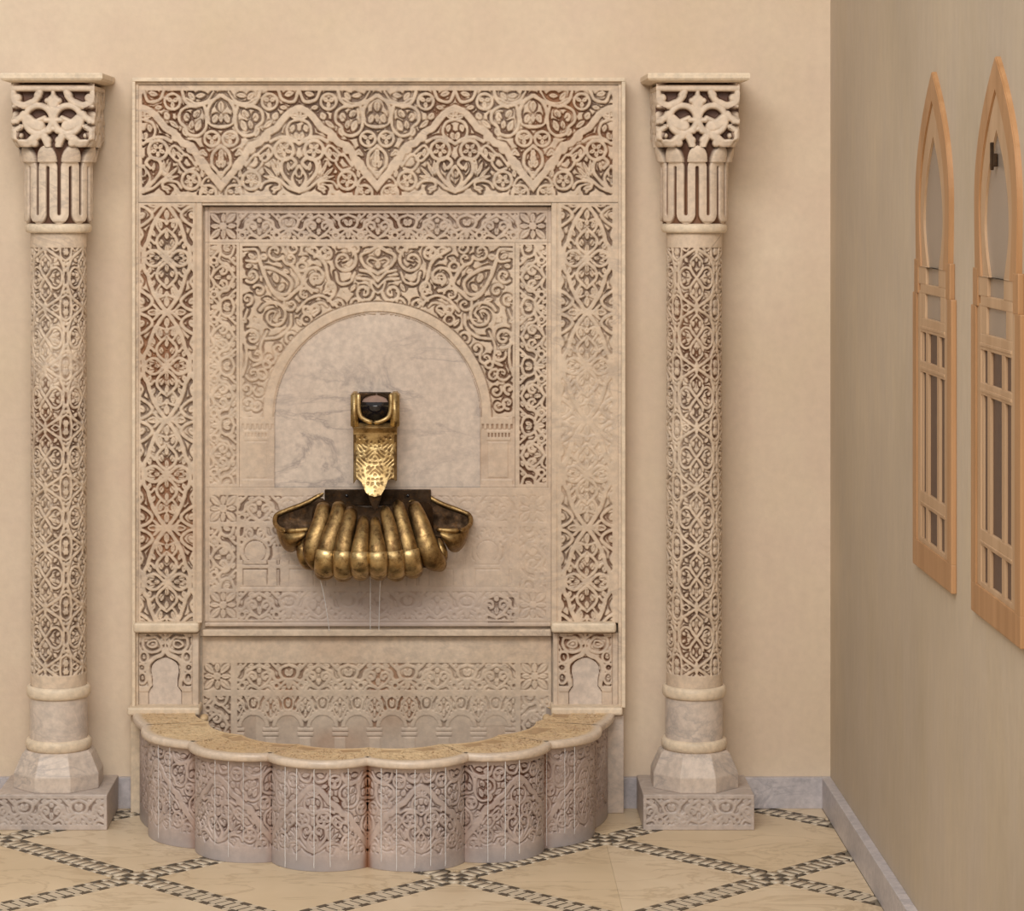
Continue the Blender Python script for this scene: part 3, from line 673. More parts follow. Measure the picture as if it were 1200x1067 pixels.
relief('spandrel_panel', (280.7, 284.2, 603.6, 571), PI_, sp_fn, SUR, M['warm'], .011, .009, dirt_shade=.8, stain=.45, grey=greyc, keep=sp_keep, extra=sp_extra,
       wear_shade=lambda X, Y, P: np.clip(1.0-.5*sm((Y-350)/90)*(X < 442)+0*X, .3, 1))
# tympanum plate
pts = [(AC-RI-.5, 571)]+[(AC-(RI+.5)*math.cos(t), AY-(RI+.5)*math.sin(t)) for t in np.linspace(0, math.pi, 49)]+[(AC+RI+.5, 571)]
bm = bmesh.new(); vs = [bm.verts.new(W(x, y, .0205)) for x, y in pts]; f = bm.faces.new(vs)
r = bmesh.ops.extrude_face_region(bm, geom=[f])
for v in r['geom']:
    if isinstance(v, bmesh.types.BMVert): v.co.y = -.009
bmesh.ops.recalc_face_normals(bm, faces=bm.faces)
obj('arch_recess', bm_mesh('arch_recess', bm), M['tymp'], SUR)
# lower part of the inner panel: worn bands and blind arches
def low_fn(X, Y):
    out = []
    for cx in (261.5, 624.5):
        for cy in (596, 709): out.append((inrect(X, Y, cx-15.5, cy-15.5, cx+15.5, cy+15.5),)+tuple(f_rose(X, Y, cx, cy)))
        out.append((inrect(X, Y, cx-15.5, 617, cx+15.5, 690),)+tuple(f_band(X, Y, c=653, h=36, y0=cx-15.5, vert=True, flip=cx < 400)))
    out.append((inrect(X, Y, 280, 581, 606, 611),)+tuple(f_band(X, Y, y0=581)))
    out.append((inrect(X, Y, 280, 693, 606, 725.5),)+tuple(f_band(X, Y, y0=693, H=32.5, c=442.9)))
    # niches with keyhole arches, spacing 54
    t = tri(X, 299, 27.2); r = np.hypot(t, Y-646)
    arch = np.minimum(np.abs(r-15.5)-1.8, 9); Dn = np.where(Y < 656, arch, np.abs(t-12.5)-1.6); Dn = np.where(Y > 656, np.minimum(np.abs(t-20)-5, np.abs(Y-664)-2.0), Dn)
    Kn = np.full_like(Dn, 9.); m = inrect(X, Y, 281, 618, 605, 686)
    D2, K2 = f_band(X, Y, y0=609, H=32, c=299, h=27.2)
    Dn = np.where((r < 14.5) | (Y > 656), np.where(Dn > 1.2, -1, Dn), np.minimum(Dn, np.where(Y < 640, D2, 9)))
    out.append((m, Dn, np.where((r > 18) & (Y < 642), K2, 9.)))
    return out
def low_wear(X, Y, P):
    wv = .55+.6*noise(P, 5., 4.)
    wv = np.where(X > 330, wv*.40, wv); wv = np.where((X < 278) & (Y < 690), .85, wv); wv = np.where((X > 608) & (Y > 690), .35, wv)
    return np.where((X > 572) & (X < 602) & (Y > 700), 1.25, wv)
relief('lower_panel', (240, 571, 646, 733.5), PI_, low_fn, SUR, M['warm'], .006, .009, dirt_shade=.8, stain=.25, grey=greyc, wear_shade=low_wear,
       extra=lambda X, Y, h: groove(groove(groove(groove(h, Y-729, 1.2, .8), X-244.2, 1.0, .5), X-642.3, 1., .5), np.where((X > 281) & (X < 606), Y-687.5, 9), .9, .4))
# ---- dado below the sill
COLX = [439+40.6*k for k in range(-4, 5)]
def dado_fn(X, Y):
    out = []
    for cx in (254.5, 626.5):
        out.append((inrect(X, Y, cx-15.8, 777, cx+15.8, 808.5),)+tuple(f_rose(X, Y, cx, 792.5)))
        out.append((inrect(X, Y, cx-15.8, 815.5, cx+15.8, 878),)+tuple(f_band(X, Y, c=850, h=34.75, y0=cx-15.8, vert=True, flip=cx < 400)))
    out.append((inrect(X, Y, 278, 777, 604, 808.5),)+tuple(f_band(X, Y, y0=777, H=31.5, c=443, h=34.8)))
    t = tri(X, 439, 20.3)                                 # 0 column .. 20.3 arch centre
    r = np.hypot(20.3-t, (Y-852)*1.0); r = np.where(Y > 852, 20.3-t, r)
    D = np.abs(r-16.4)-1.9                                # arch band
    hs = np.full_like(D, 9.)                              # heart on the column axis
    hs, hk = f_band(X, Y, c=439, h=20.3, y0=812.5, H=33)
    D2 = np.where(r > 18.2, np.minimum(D, hs), D)
    D2 = np.where(r < 14.5, -1, D2)                       # plain marble inside the arches
    D2 = np.where((Y > 852), -1, D2)
    K = np.where(r > 18.8, hk, 9.)
    out.append((inrect(X, Y, 278, 816, 604, 853), D2, K))
    return out
def dado_extra(X, Y, h):
    m = inrect(X, Y, 278, 816, 604, 905); t = tri(X, 439, 20.3); r = np.where(Y > 852, 20.3-t, np.hypot(20.3-t, Y-852))
    h = np.where(m & (r < 14.2), .62, h)
    h = np.where(m & (Y > 852) & (t < 6.4), .9, h)
    h = np.where(m & (Y > 852.5) & (Y < 862.5) & (t < 9.3), 1.0, h)
    h = np.where(m & (np.abs(Y-857.5) < .7) & (t < 9.3), .5, h)
    h = np.where(m & (np.abs(Y-852) < .7) & (t < 9.3), .5, h); h = np.where(m & (np.abs(Y-863) < .7) & (t < 8.3), .5, h)
    return h
relief('dado_panel', (237, 745.5, 646, 905), PD, dado_fn, SUR, M['warm'], .0075, .0, dirt_shade=.72, stain=.8, extra=dado_extra,
       grey=lambda X, Y, P: .35*sm((Y-790)/110), wear_shade=lambda X, Y, P: .75+.35*(X < 300)+0*X-.25*(Y > 812)*(Y < 850)*(X > 560))

# ------------------------------------------------------------------ columns
def ring_profile(name, prof, cx, cy, mat, parent, seg=64, bottom=False):
    """prof: list of (radius, z)"""
    a = np.linspace(0, 2*np.pi, seg, endpoint=False); V = []; n = len(prof)
    for r, z in prof: V.append(np.stack([cx+r*np.sin(a), cy-r*np.cos(a), np.full(seg, z)], -1))
    V = np.concatenate(V); Q = []
    for i in range(n-1):
        for j in range(seg): k = (j+1) % seg; Q.append((i*seg+j, i*seg+k, (i+1)*seg+k, (i+1)*seg+j))
    me = mesh_np(name, V, np.array(Q)); return obj(name, me, mat, parent)
def torus_prof(r, z0, z1, bulge, n=8):
    return [(r+bulge*math.sin(math.pi*i/n)**.7, z0+(z1-z0)*(.5-.5*math.cos(math.pi*i/n))) for i in range(n+1)]
def column(cpx, label, phase, capphase):
    PC = .125; cx = WX(cpx, PC); cy = -PC; k = (DW-PC)/F
    z = lambda y: WZ(y, PC)
    col = thing('column', (cx, cy, 0), label, 'column', 'carved columns flanking the fountain', 'thing')
    # pedestal, front carved
    zt = .088; hw = .139
    ped = obj('pedestal', bm_mesh('pedestal', box_bm(cx-hw, cx+hw, -.2445, -.0185, 0, zt), .003), M['pedestal'], col)
    pf = .25; kx = (DW-pf)/F; c2 = VX+cx/kx
    x0, x1 = c2-hw/kx, c2+hw/kx; y0 = VY+(CZ-zt)/kx; y1 = VY+CZ/kx
    def fn(X, Y): return [(inrect(X, Y, x0+4, y0+5, x1-4, y1-6),)+tuple(f_band(X, Y, c=c2, h=34.75*.92, y0=y0+4.5, H=30))]
    relief('pedestal_front', (x0+.3, y0+.3, x1-.3, y1-.2), pf, fn, ped, M['pedestal'], .0055, .243, dirt_shade=.7, stain=.1,
           wear_shade=(lambda X, Y, P: (.35+.9*(np.abs(X-x0) < 30)+.5*noise(P, 8.))) if cpx > 400 else (lambda X, Y, P: .8+0*X), gap=(1., 2.))
    # octagonal base
    bm = bmesh.new(); rings = []
    R0 = 50/460/math.cos(math.pi/8)*.99; R1 = 39.5/460
    for rr, zz in ((R0, zt), (R0, z(901)), (R0*.985, z(899)), (R1*1.10, z(879)), (R1, z(875.5))):
        rings.append([bm.verts.new((cx+rr*math.sin(math.pi/8+math.pi/4*q), cy-rr*math.cos(math.pi/8+math.pi/4*q), zz)) for q in range(8)])
    for a, b in zip(rings[:-1], rings[1:]):
        for q in range(8): bm.faces.new((a[q], a[(q+1) % 8], b[(q+1) % 8], b[q]))
    bm.faces.new(rings[-1]); bm.faces.new(rings[0][::-1]); bmesh.ops.recalc_face_normals(bm, faces=bm.faces)
    bmesh.ops.bevel(bm, geom=list(bm.edges), offset=.0012, segments=1, affect='EDGES')
    obj('octagonal_base', bm_mesh('octagonal_base', bm), M['drum'], col)
    r = 32.6*k
    ring_profile('base_ring', torus_prof(33.5*k, z(876), z(862.5), 5.2*k), cx, cy, M['cream'], col)
    ring_profile('drum', [(33.8*k, z(863)), (33.8*k, z(814))], cx, cy, M['drum'], col)
    ring_profile('base_ring', torus_prof(33*k, z(815), z(801), 4.6*k), cx, cy, M['cream'], col)
    # carved shaft: fine in front, coarse behind
    ya, yb = 271., 802.
    ang = np.concatenate([np.linspace(-1.75, 1.75, int(3.5*32.5/DS)), np.linspace(1.85, 2*math.pi-1.85, 16)])
    Yv = np.linspace(ya, yb, int((yb-ya)/DS)); A, Y = np.meshgrid(ang, Yv)
    P = np.stack([cx+r*np.sin(A), cy-r*np.cos(A), CZ-(Y-VY)*k], -1)
    D, K = f_col(A, Y, ph=phase)
    G = .9+1.9*noise(P, 75., 2.); h = carve(D+.35+(noise(P, 110., 5.)-.5)*.6, K-.15, G, core=3.6)
    m = (Y > 290) & (Y < 786); h = np.where(m, h, 1.0)
    wv = .75+.6*noise(P, 9.); 
    if cpx < 400: wv = wv*(1-.55*sm(1-np.abs(Y-420)/60)*np.clip(noise(P, 7.)*2, 0, 1))
    h = 1-(1-h)*np.clip(wv, 0, 1.1)
    rr = r-.008*(1-h)+.0006*(noise(P, 40.)-.5)
    P = np.stack([cx+rr*np.sin(A), cy-rr*np.cos(A), P[..., 2]], -1)
    At = wear_shade_attr(P, h, .95, .4, 0)
    if cpx > 400:      # grey crack line near the top of the right shaft
        sx = 32.5*np.sin(A)+813; dl = np.abs((Y-291)+(sx-829)*1.15)
        At[..., 0] = np.maximum(At[..., 0], np.clip(1-dl/1.1, 0, 1)*.6*((Y < 292) & (sx > 826)))
    ny, nx = A.shape; P2 = np.concatenate([P, P[:, :1]], 1); At2 = np.concatenate([At, At[:, :1]], 1)
    obj('shaft', grid_mesh('shaft', P2, At2), M['warm'], col)
    # capital
    cap = ring_profile('neck_ring', torus_prof(34.5*k, z(272.5), z(261.5), 4.2*k), cx, cy, M['cream'], col)
    ya, yb = 168., 262.
    ang = np.linspace(-math.pi, math.pi, 430); Yv = np.linspace(ya, yb, 125); A, Y = np.meshgrid(ang, Yv)
    per = 2*math.pi/9; t = np.mod(A-capphase, per)/per*27.9; t = np.where(t > 13.95, 27.9-t, t)     # 0 arch axis .. 13.95 U axis
    # serpentine ribbon: legs at t=7, arches round t=0 at the top, U round t=13.95 at the bottom
    leg = np.abs(t-6.97)
    d = leg.copy()
    top = Y < 197; d = np.where(top, np.abs(np.hypot(t, Y-197)-6.97), d)
    bot = Y > 250; d = np.where(bot, np.abs(np.hypot(13.95-t, Y-250)-6.97), d)
    d = d-5.35
    h = .5+np.clip(-d/1.6, -.5, .5); h = np.where(d < 0, h-.08*np.clip(d+4.9, 0, 5)/5, h)
    dome = np.hypot(t/11.6, (Y-190)/19.); dm = (dome < 1) & (Y < 190)
    flare = sm((196-Y)/28)*7.5
    h = np.where(dm, np.maximum(h, 1.05+.55*np.sqrt(np.clip(1-dome**2, 0, 1))), h)
    R = (33.6+flare*.75)+h*6.2
    R = np.where(Y > 259, np.minimum(R, 37), R)
    kk = k; P = np.stack([cx+R*kk*np.sin(A), cy-R*kk*np.cos(A), CZ-(Y-VY)*k], -1)
    At = wear_shade_attr(P, np.clip(h, 0, 1), 1.3, .5, 0)
    obj('fluted_bell', grid_mesh('fluted_bell', P, At), M['cap'], col)
    # block with ring and leaf carving on three faces
    zb0, zb1 = z(173), z(97.5); hb = 49/468; core = hb-.029
    blk = obj('capital_block', bm_mesh('capital_block', box_bm(cx-core, cx+core, cy-core, cy+core, zb0, zb1)), M['recess_dark'], col)
    nx = 124; ny = 95
    U, Yv = np.meshgrid(np.linspace(-49, 49, nx), np.linspace(99, 173, ny))
    D, K = f_cap(U*1.0, Yv); D = D-.7; h = sm(.5-D/1.8)
    wv = (1-(np.abs(U)/49)**6*.25)
    low = sm((Yv-163)/10)*np.abs(U/49)**2
    h2 = np.where(D < 0, h*(.82+.18*np.clip(-D/2.5, 0, 1)), h)
    Pl = np.stack([U/468*(1-.10*sm((Yv-160)/13)), -(hb-.026*(1-h2)-.012*low), np.full_like(U, 0)], -1)
    zz = z(Yv); 
    for kf, an in enumerate((0, math.pi/2, -math.pi/2)):
        c_, s_ = math.cos(an), math.sin(an)
        Pw = np.stack([cx+Pl[..., 0]*c_-Pl[..., 1]*s_, cy+Pl[..., 0]*s_+Pl[..., 1]*c_, zz], -1)
        At = wear_shade_attr(Pw, h, 1.7, .2, 0)
        obj('carved_face', grid_mesh('carved_face', Pw, At), M['cap'], blk)
    ha = 60/469
    bm = bmesh.new(); a0 = [(-1, -1), (1, -1), (1, 1), (-1, 1)]; rings = []
    for hh, zz_ in ((hb+.004, z(98.5)), (ha*.965, z(96.5)), (ha, z(94)), (ha, z(89.5)), (ha*.985, z(88))):
        rings.append([bm.verts.new((cx+hh*a, min(cy+hh*b, -.002), zz_)) for a, b in a0])
    for a, b in zip(rings[:-1], rings[1:]):
        for q in range(4): bm.faces.new((a[q], a[(q+1) % 4], b[(q+1) % 4], b[q]))
    bm.faces.new(rings[-1]); bm.faces.new(rings[0][::-1]); bmesh.ops.recalc_face_normals(bm, faces=bm.faces)
    obj('abacus', bm_mesh('abacus', bm), M['cream'], col)
    return col
M['recess_dark'] = simple('dark_carved_recess', (.14, .075, .05), .8, .2)  # block core behind the carving, recess shade put into its dark colour
column(68.8, 'carved marble column with scrolled capital left of the fountain', 12., math.radians(-11))
column(813.5, 'carved marble column with scrolled capital right of the fountain, near the corner', 0., 0.)

# ------------------------------------------------------------------ the scalloped basin
BX, BR = -.188, .6
BAS = thing('scalloped_basin', (BX, -.3, 0), 'low scalloped marble basin of carved lobes standing on the mosaic floor', 'basin')
def lobe_pts(k, n, R, sag, x0=BX, over=0., squash=1.):
    a0, a1 = math.pi*(1-k/8), math.pi*(1-(k+1)/8)
    A = np.array([R*math.cos(a0), R*math.sin(a0)]); B = np.array([R*math.cos(a1), R*math.sin(a1)])
    m = (A+B)/2; nrm = m/np.hypot(*m); ch = np.hypot(*(B-A)); r = (ch*ch/4+sag*sag)/(2*sag); c = m+nrm*(sag-r)
    th = math.asin(min(1, ch/2/r)); tt = np.linspace(-th, th, n); tang = (B-A)/ch
    P = c+np.outer(np.cos(tt), nrm)*(r)+np.outer(np.sin(tt), tang)*r
    Nn = np.outer(np.cos(tt), nrm)+np.outer(np.sin(tt), tang)
    return P+Nn*over, Nn, r*2*th
ZR, ZU = .262, .244
def to_w(P2): return BX+P2[..., 0], -P2[..., 1]-.012
SAG = [.016, .045, .060, .066, .066, .060, .045, .016]
for k in range(8):
    P2, Nn, L = lobe_pts(k, 170, BR, SAG[k])
    hgt = ZU-0.; nv = 145
    s = np.linspace(0, 1, 170); zv = np.linspace(ZU, 0, nv); S_, Z_ = np.meshgrid(s, zv)
    Xf = 258.9+91.5-np.abs(S_-.5)*2*91.5; Yf = 105+(ZU-.012-Z_)/(ZU-.05)*124.
    if k % 2: Xf = Xf
    D, K = TF.sample(Xf, np.clip(Yf, 105, 229)); D, K = D*.8, K*.8
    bx, by = to_w(P2); P = np.stack([np.broadcast_to(bx, Z_.shape), np.broadcast_to(by, Z_.shape), Z_], -1).copy()
    G = .9+1.5*noise(P, 60., 2.); h = carve(D+(noise(P, 110., 5.)-.5)*.6, K, G, core=4.)
    m = (Z_ < ZU-.012) & (Z_ > .036); h = np.where(m, h, 1.)
    wv = .25+.95*noise(P, 7., k*1.3); wv = np.where(Z_ < .07, wv*.6, wv)
    h = 1-(1-h)*np.clip(wv, 0, 1.1)
    off = -.010*(1-h); P[..., 0] += off*Nn[None, :, 0]; P[..., 1] -= off*Nn[None, :, 1]
    g = sm(1-Z_/.06)*.7+.35*sm(noise(P, 6., 3.)*2-1)
    At = wear_shade_attr(P, h, 1.0, .6, g)
    # rust streak along the middle joint and a few others
    e = np.minimum(S_, 1-S_)*L; amt = {3: (0, .95), 4: (.95, 0), 5: (.3, .5), 2: (.3, .35), 6: (.5, .35), 1: (.4, .4), 0: (.3, .4), 7: (.4, .3)}[k]
    left = np.exp(-(S_*L/.012)**2)*amt[0]+np.exp(-((1-S_)*L/.012)**2)*amt[1]
    wide = np.exp(-(S_*L/.035)**2)*amt[0]+np.exp(-((1-S_)*L/.035)**2)*amt[1]
    At[..., 1] = np.clip(At[..., 1]*.6+left*.8+wide*.5*noise(P, 14.), 0, 1)
    At[..., 0] = np.clip(At[..., 0]+left*.75*sm(noise(P, 30.)*2.4-.6), 0, 1)
    def sk(B, c=np.array([BX, -.012, 0])):
        B = B.copy(); d = B-c; d[:, 2] = 0; B -= d*.05; return B
    obj('carved_lobe', grid_mesh('carved_lobe', P, At, None, sk), M['basin'], BAS)
    # rim block: sandy carved top, polished rounded edge
    Po, No, L = lobe_pts(k, 120, BR, SAG[k], over=.010); Pi, _, _ = lobe_pts(k, 120, .50, .03); Pi = Pi*np.array([.89, 1.])
    tt = np.linspace(0, 1, 70)[:, None, None]; Pt = Po[None]*(1-tt)+Pi[None]*tt
    Xn = (np.linspace(0, 1, 120)[None, :]-.5)*L*900; Yn = tt[..., 0]*.14*900
    D, K = f_pil(Xn+0*Yn, Yn+0*Xn, 0, 30, 60., 45.)
    D2, K2 = TS.sample(282+np.mod(np.abs(Xn+0*Yn)*1.0+k*17, 150), 290+Yn*.9+0*Xn)
    D, K = D2*.75, K2*.75
    X3, Y3 = to_w(Pt); P = np.stack([X3, Y3, np.full_like(X3, ZR)], -1)
    h = carve(D, K, 1.0+1.2*noise(P, 60., 2.), core=4.); m = (tt[..., 0] > .09) & (tt[..., 0] < .96) & (np.abs(Xn) < L*450-4); h = np.where(m, h, 1)
    h = 1-(1-h)*np.clip(.75+.6*noise(P, 8.), 0, 1); P[..., 2] = ZR-.006*(1-h)
    At = wear_shade_attr(P, h, 1.0, .3, np.clip((.13-tt[..., 0])*8, 0, .9)+0*X3)
    obj('carved_rim', grid_mesh('carved_rim', P[::-1], At[::-1]), M['rim'], BAS)
    prof = [(0., 0.), (.004, -.0008), (.0068, -.003), (.008, -.009), (.007, -.015), (.004, -.0185), (-.014, -.0195)]
    P = np.stack([np.stack([BX+Po[:, 0]+No[:, 0]*a, -Po[:, 1]-.012-No[:, 1]*a, np.full(120, ZR+b_)], -1) for a, b_ in prof])
    obj('rim_edge', grid_mesh('rim_edge', P, np.zeros(P.shape[:2]+(4,))), M['rimedge'], BAS)
# inner wall, floor of the basin and its water
P2 = np.concatenate([lobe_pts(k, 16, .50, .03)[0]*np.array([.89, 1.]) for k in range(8)])
V = []; n = len(P2)
for zz, sc in ((ZR-.001, 1.0), (.05, .97)): 
    for x, y in P2: V.append((BX+x*sc, -y*sc-.012, zz))
Q = [(i, i+1, n+i+1, n+i) for i in range(n-1)]
obj('inner_wall', mesh_np('inner_wall', np.array(V), np.array(Q)), M['pedestal'], BAS)
bm = bmesh.new(); bm.faces.new([bm.verts.new((BX+x*.985, -max(y, .0)*.985-.014, .05)) for x, y in P2]); r = bmesh.ops.extrude_face_region(bm, geom=bm.faces[:])
for v in r['geom']:
    if isinstance(v, bmesh.types.BMVert): v.co.z = .002
bmesh.ops.recalc_face_normals(bm, faces=bm.faces); obj('basin_floor', bm_mesh('basin_floor', bm), M['pedestal'], BAS)
bm = bmesh.new(); bm.faces.new([bm.verts.new((BX+x*.965, -max(y, .0)*.965-.014, .135)) for x, y in P2]); r = bmesh.ops.extrude_face_region(bm, geom=bm.faces[:])
for v in r['geom']:
    if isinstance(v, bmesh.types.BMVert): v.co.z = .051
bmesh.ops.recalc_face_normals(bm, faces=bm.faces)
wt = obj('pool_water', bm_mesh('pool_water', bm), M['pool']); tag(wt, 'still shallow water standing inside the scalloped marble basin', 'water')

# ------------------------------------------------------------------ brass shell bowl and spout
def sweep(name, path, radii, mat, parent, flat=1., seg=20, dark=None, caps=True, up=Vector((0, 0, 1))):
    """tube through world points; radii (side, out)"""
    P = spline([tuple(p)+tuple(r) for p, r in zip(path, radii)], .006); n = len(P); V = []; A = []
    for i in range(n):
        c = Vector(P[i, :3]); t = (Vector(P[min(i+1, n-1), :3])-Vector(P[max(i-1, 0), :3])).normalized()
        sx = t.cross(Vector((0, -1, 0.001)))
        if sx.length < 1e-3: sx = Vector((1, 0, 0))
        sx.normalize(); 
        if sx.x < 0: sx = -sx
        ou = sx.cross(t).normalized(); 
        if ou.y > 0: ou = -ou
        for j in range(seg):
            a = 2*math.pi*j/seg; q = c+sx*math.cos(a)*P[i, 3]+ou*math.sin(a)*P[i, 4]
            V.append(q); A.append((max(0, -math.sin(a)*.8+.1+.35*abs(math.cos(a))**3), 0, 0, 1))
    Q = [(i*seg+j, i*seg+(j+1) % seg, (i+1)*seg+(j+1) % seg, (i+1)*seg+j) for i in range(n-1) for j in range(seg)]
    if caps:
        for e, i in ((0, 0), (n-1, 1)):
            V.append(Vector(P[e, :3])+(Vector(P[e, :3])-Vector(P[1 if e == 0 else n-2, :3]))*.5); A.append((.3, 0, 0, 1)); k = len(V)-1
            for j in range(seg): a, b = e*seg+j, e*seg+(j+1) % seg; Q.append((a, k, b, b) if i else (b, k, a, a))
    me = bpy.data.meshes.new(name); Q = [tuple(dict.fromkeys(q)) for q in Q]
    me.from_pydata([tuple(v) for v in V], [], Q)
    at = me.attributes.new('wear_shade', 'FLOAT_COLOR', 'POINT'); at.data.foreach_set('color', np.array(A, dtype=np.float32).ravel())
    for f in me.polygons: f.use_smooth = True
    me.update(); bm = bmesh.new(); bm.from_mesh(me); bmesh.ops.recalc_face_normals(bm, faces=bm.faces); bm.to_mesh(me); bm.free()
    return obj(name, me, mat, parent)
BO = thing('shell_bowl', W(437, 625, .03), 'fluted brass shell bowl mounted on the panel under the spout', 'bowl')
def c2p(x, y): return 310+x/4.104, 440+y/4.104
def cw(x, y, p): return W(*c2p(x, y), p)
ribs = [[(285, 612), (272, 710), (232, 840), (262, 915)], [(358, 608), (345, 710), (300, 850), (288, 945)], [(418, 632), (402, 720), (378, 855), (378, 952)], [(476, 672), (472, 740), (458, 860), (462, 948)],
        [(528, 676), (534, 750), (543, 860), (548, 948)], [(578, 632), (598, 720), (618, 855), (630, 950)], [(642, 610), (664, 720), (692, 850), (712, 935)], [(716, 612), (748, 710), (788, 845), (830, 905)]]
wid = [(38, 46, 44, 34), (36, 44, 46, 44), (32, 38, 42, 44), (24, 32, 40, 42), (24, 32, 40, 42), (30, 36, 42, 44), (34, 40, 44, 46), (38, 46, 52, 44)]
for i, (pp, ww) in enumerate(zip(ribs, wid)):
    out = 1-abs(i-3.5)/9
    deps = (.115*out+.03, .160*out+.03, .195*out+.03, .150*out+.03)
    pp = [(pp[0][0], pp[0][1]+16)]+pp[1:]
    path = [cw(pp[0][0], pp[0][1]+22, deps[0]-.05)]+[cw(x, y, d) for (x, y), d in zip(pp, deps)]
    path.append(cw(pp[3][0]+(5-i)*2, pp[3][1]+8, deps[3]-.06))
    sc = 1/4.104/F*(DW-.15)*1.10
    rad = [(ww[0]*sc*.45, .008)]+[(w_*sc*f_, w_*sc*.72*f_) for w_, f_ in zip(ww, (.80, .90, 1., 1.))]+[(ww[3]*sc*.6, .012)]
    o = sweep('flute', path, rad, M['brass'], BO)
    # bright polished foot of each flute
    f0 = [cw(pp[2][0], pp[2][1]-12, deps[2]+.0015), cw((pp[2][0]*.5+pp[3][0]*.5), (pp[2][1]+pp[3][1])/2, deps[2]-.002), cw(pp[3][0], pp[3][1]-4, deps[3]+.004)]
    if 0 < i < 7: sweep('polished_foot', f0, [(ww[2]*sc*1.04, ww[2]*sc*.76), (ww[2]*sc*1.08, ww[2]*sc*.80), (ww[3]*sc*1.04, ww[3]*sc*.76)], M['brassb'], BO)
def shell_surface(name, loops, mat, parent, thick=.004, attr=.1, sub=1):
    """loft between rows of world points, solidified"""
    V = [v for row in loops for v in row]; m = len(loops[0]); Q = [(i*m+j, i*m+j+1, (i+1)*m+j+1, (i+1)*m+j) for i in range(len(loops)-1) for j in range(m-1)]
    me = bpy.data.meshes.new(name); me.from_pydata(V, [], Q)
    for f in me.polygons: f.use_smooth = True
    at = me.attributes.new('wear_shade', 'FLOAT_COLOR', 'POINT'); at.data.foreach_set('color', np.tile(np.array([attr, 0, 0, 1], dtype=np.float32), len(V)))
    o = obj(name, me, mat, parent)
    so = o.modifiers.new('s', 'SOLIDIFY'); so.thickness = thick; so.offset = 0
    ss = o.modifiers.new('u', 'SUBSURF'); ss.levels = ss.render_levels = 2
    return o
for s in (-1, 1):
    cxm = 520
    def mx(x): return x if s < 0 else (1040-x)+ (0)
    dx = 0 if s < 0 else 2
    # open side pocket: back wall (dark) from wall plate to the outer corner, bottom, then front lip lobe
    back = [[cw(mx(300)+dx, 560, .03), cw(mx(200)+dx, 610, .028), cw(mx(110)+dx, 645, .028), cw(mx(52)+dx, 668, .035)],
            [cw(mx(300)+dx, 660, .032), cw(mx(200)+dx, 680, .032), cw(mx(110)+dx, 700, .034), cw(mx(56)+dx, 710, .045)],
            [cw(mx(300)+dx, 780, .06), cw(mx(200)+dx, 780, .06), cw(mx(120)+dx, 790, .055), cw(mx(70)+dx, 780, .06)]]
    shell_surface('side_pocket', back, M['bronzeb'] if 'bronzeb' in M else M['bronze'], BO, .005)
    # side cheek seen from outside, and rolled rim
    lip = [[cw(mx(56)+dx, 690, .050), cw(mx(58)+dx, 730, .085), cw(mx(90)+dx, 745, .115), cw(mx(150)+dx, 748, .128), cw(mx(205)+dx, 745, .13)],
           [cw(mx(58)+dx, 720, .050), cw(mx(62)+dx, 765, .095), cw(mx(95)+dx, 790, .135), cw(mx(150)+dx, 790, .150), cw(mx(200)+dx, 770, .142)],
           [cw(mx(66)+dx, 760, .048), cw(mx(78)+dx, 815, .085), cw(mx(105)+dx, 832, .115), cw(mx(145)+dx, 830, .125), cw(mx(175)+dx, 800, .125)],
           [cw(mx(100)+dx, 800, .046), cw(mx(105)+dx, 842, .060), cw(mx(125)+dx, 850, .070), cw(mx(145)+dx, 846, .075), cw(mx(160)+dx, 830, .078)]]
    shell_surface('side_lobe', lip, M['brass'], BO, .007)
    rim = [cw(mx(290)+dx, 562, .020), cw(mx(200)+dx, 612, .033), cw(mx(110)+dx, 647, .034), cw(mx(58)+dx, 672, .042), cw(mx(54)+dx, 715, .075), cw(mx(90)+dx, 743, .118), cw(mx(150)+dx, 745, .131), cw(mx(210)+dx, 740, .128)]
    sweep('rolled_rim', rim, [(.0065, .0055)]*8, M['brass'], BO, seg=10)
    # lower dark lobe tucked under the pocket
    if s < 0: low = [(175, 790, .10), (185, 850, .12), (200, 900, .10), (225, 925, .07)]; rw = [(.011, .012), (.017, .017), (.014, .015), (.006, .007)]
    else: low = [(835, 790, .10), (855, 850, .115), (850, 890, .10), (830, 915, .07)]; rw = [(.010, .012), (.014, .017), (.013, .015), (.006, .007)]
    sweep('under_lobe', [cw(*q) for q in low], rw, M['brass'], BO)
# bowl body behind the flutes (dark inside)
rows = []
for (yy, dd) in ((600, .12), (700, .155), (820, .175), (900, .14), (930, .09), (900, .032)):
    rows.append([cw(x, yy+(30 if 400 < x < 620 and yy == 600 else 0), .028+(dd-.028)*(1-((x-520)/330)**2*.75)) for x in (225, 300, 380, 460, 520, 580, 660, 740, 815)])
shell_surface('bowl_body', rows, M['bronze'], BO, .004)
a = cw(288, 550, .045); b_ = cw(800, 552, .045); c_ = cw(520, 625, .045)
obj('mounting_plate', bm_mesh('mounting_plate', box_bm(a[0], b_[0], -.038, -.0262, c_[2], a[2]), .002), M['bronze'], BO)
for x in (395, 690):
    bm = bmesh.new(); bmesh.ops.create_uvsphere(bm, u_segments=12, v_segments=8, radius=.0042); c = cw(x, 577, .039)
    for v in bm.verts: v.co = (v.co.x+c[0], v.co.y*.6+c[1], v.co.z+c[2])
    obj('bolt', bm_mesh('bolt', bm, smooth=True), M['black'], BO)
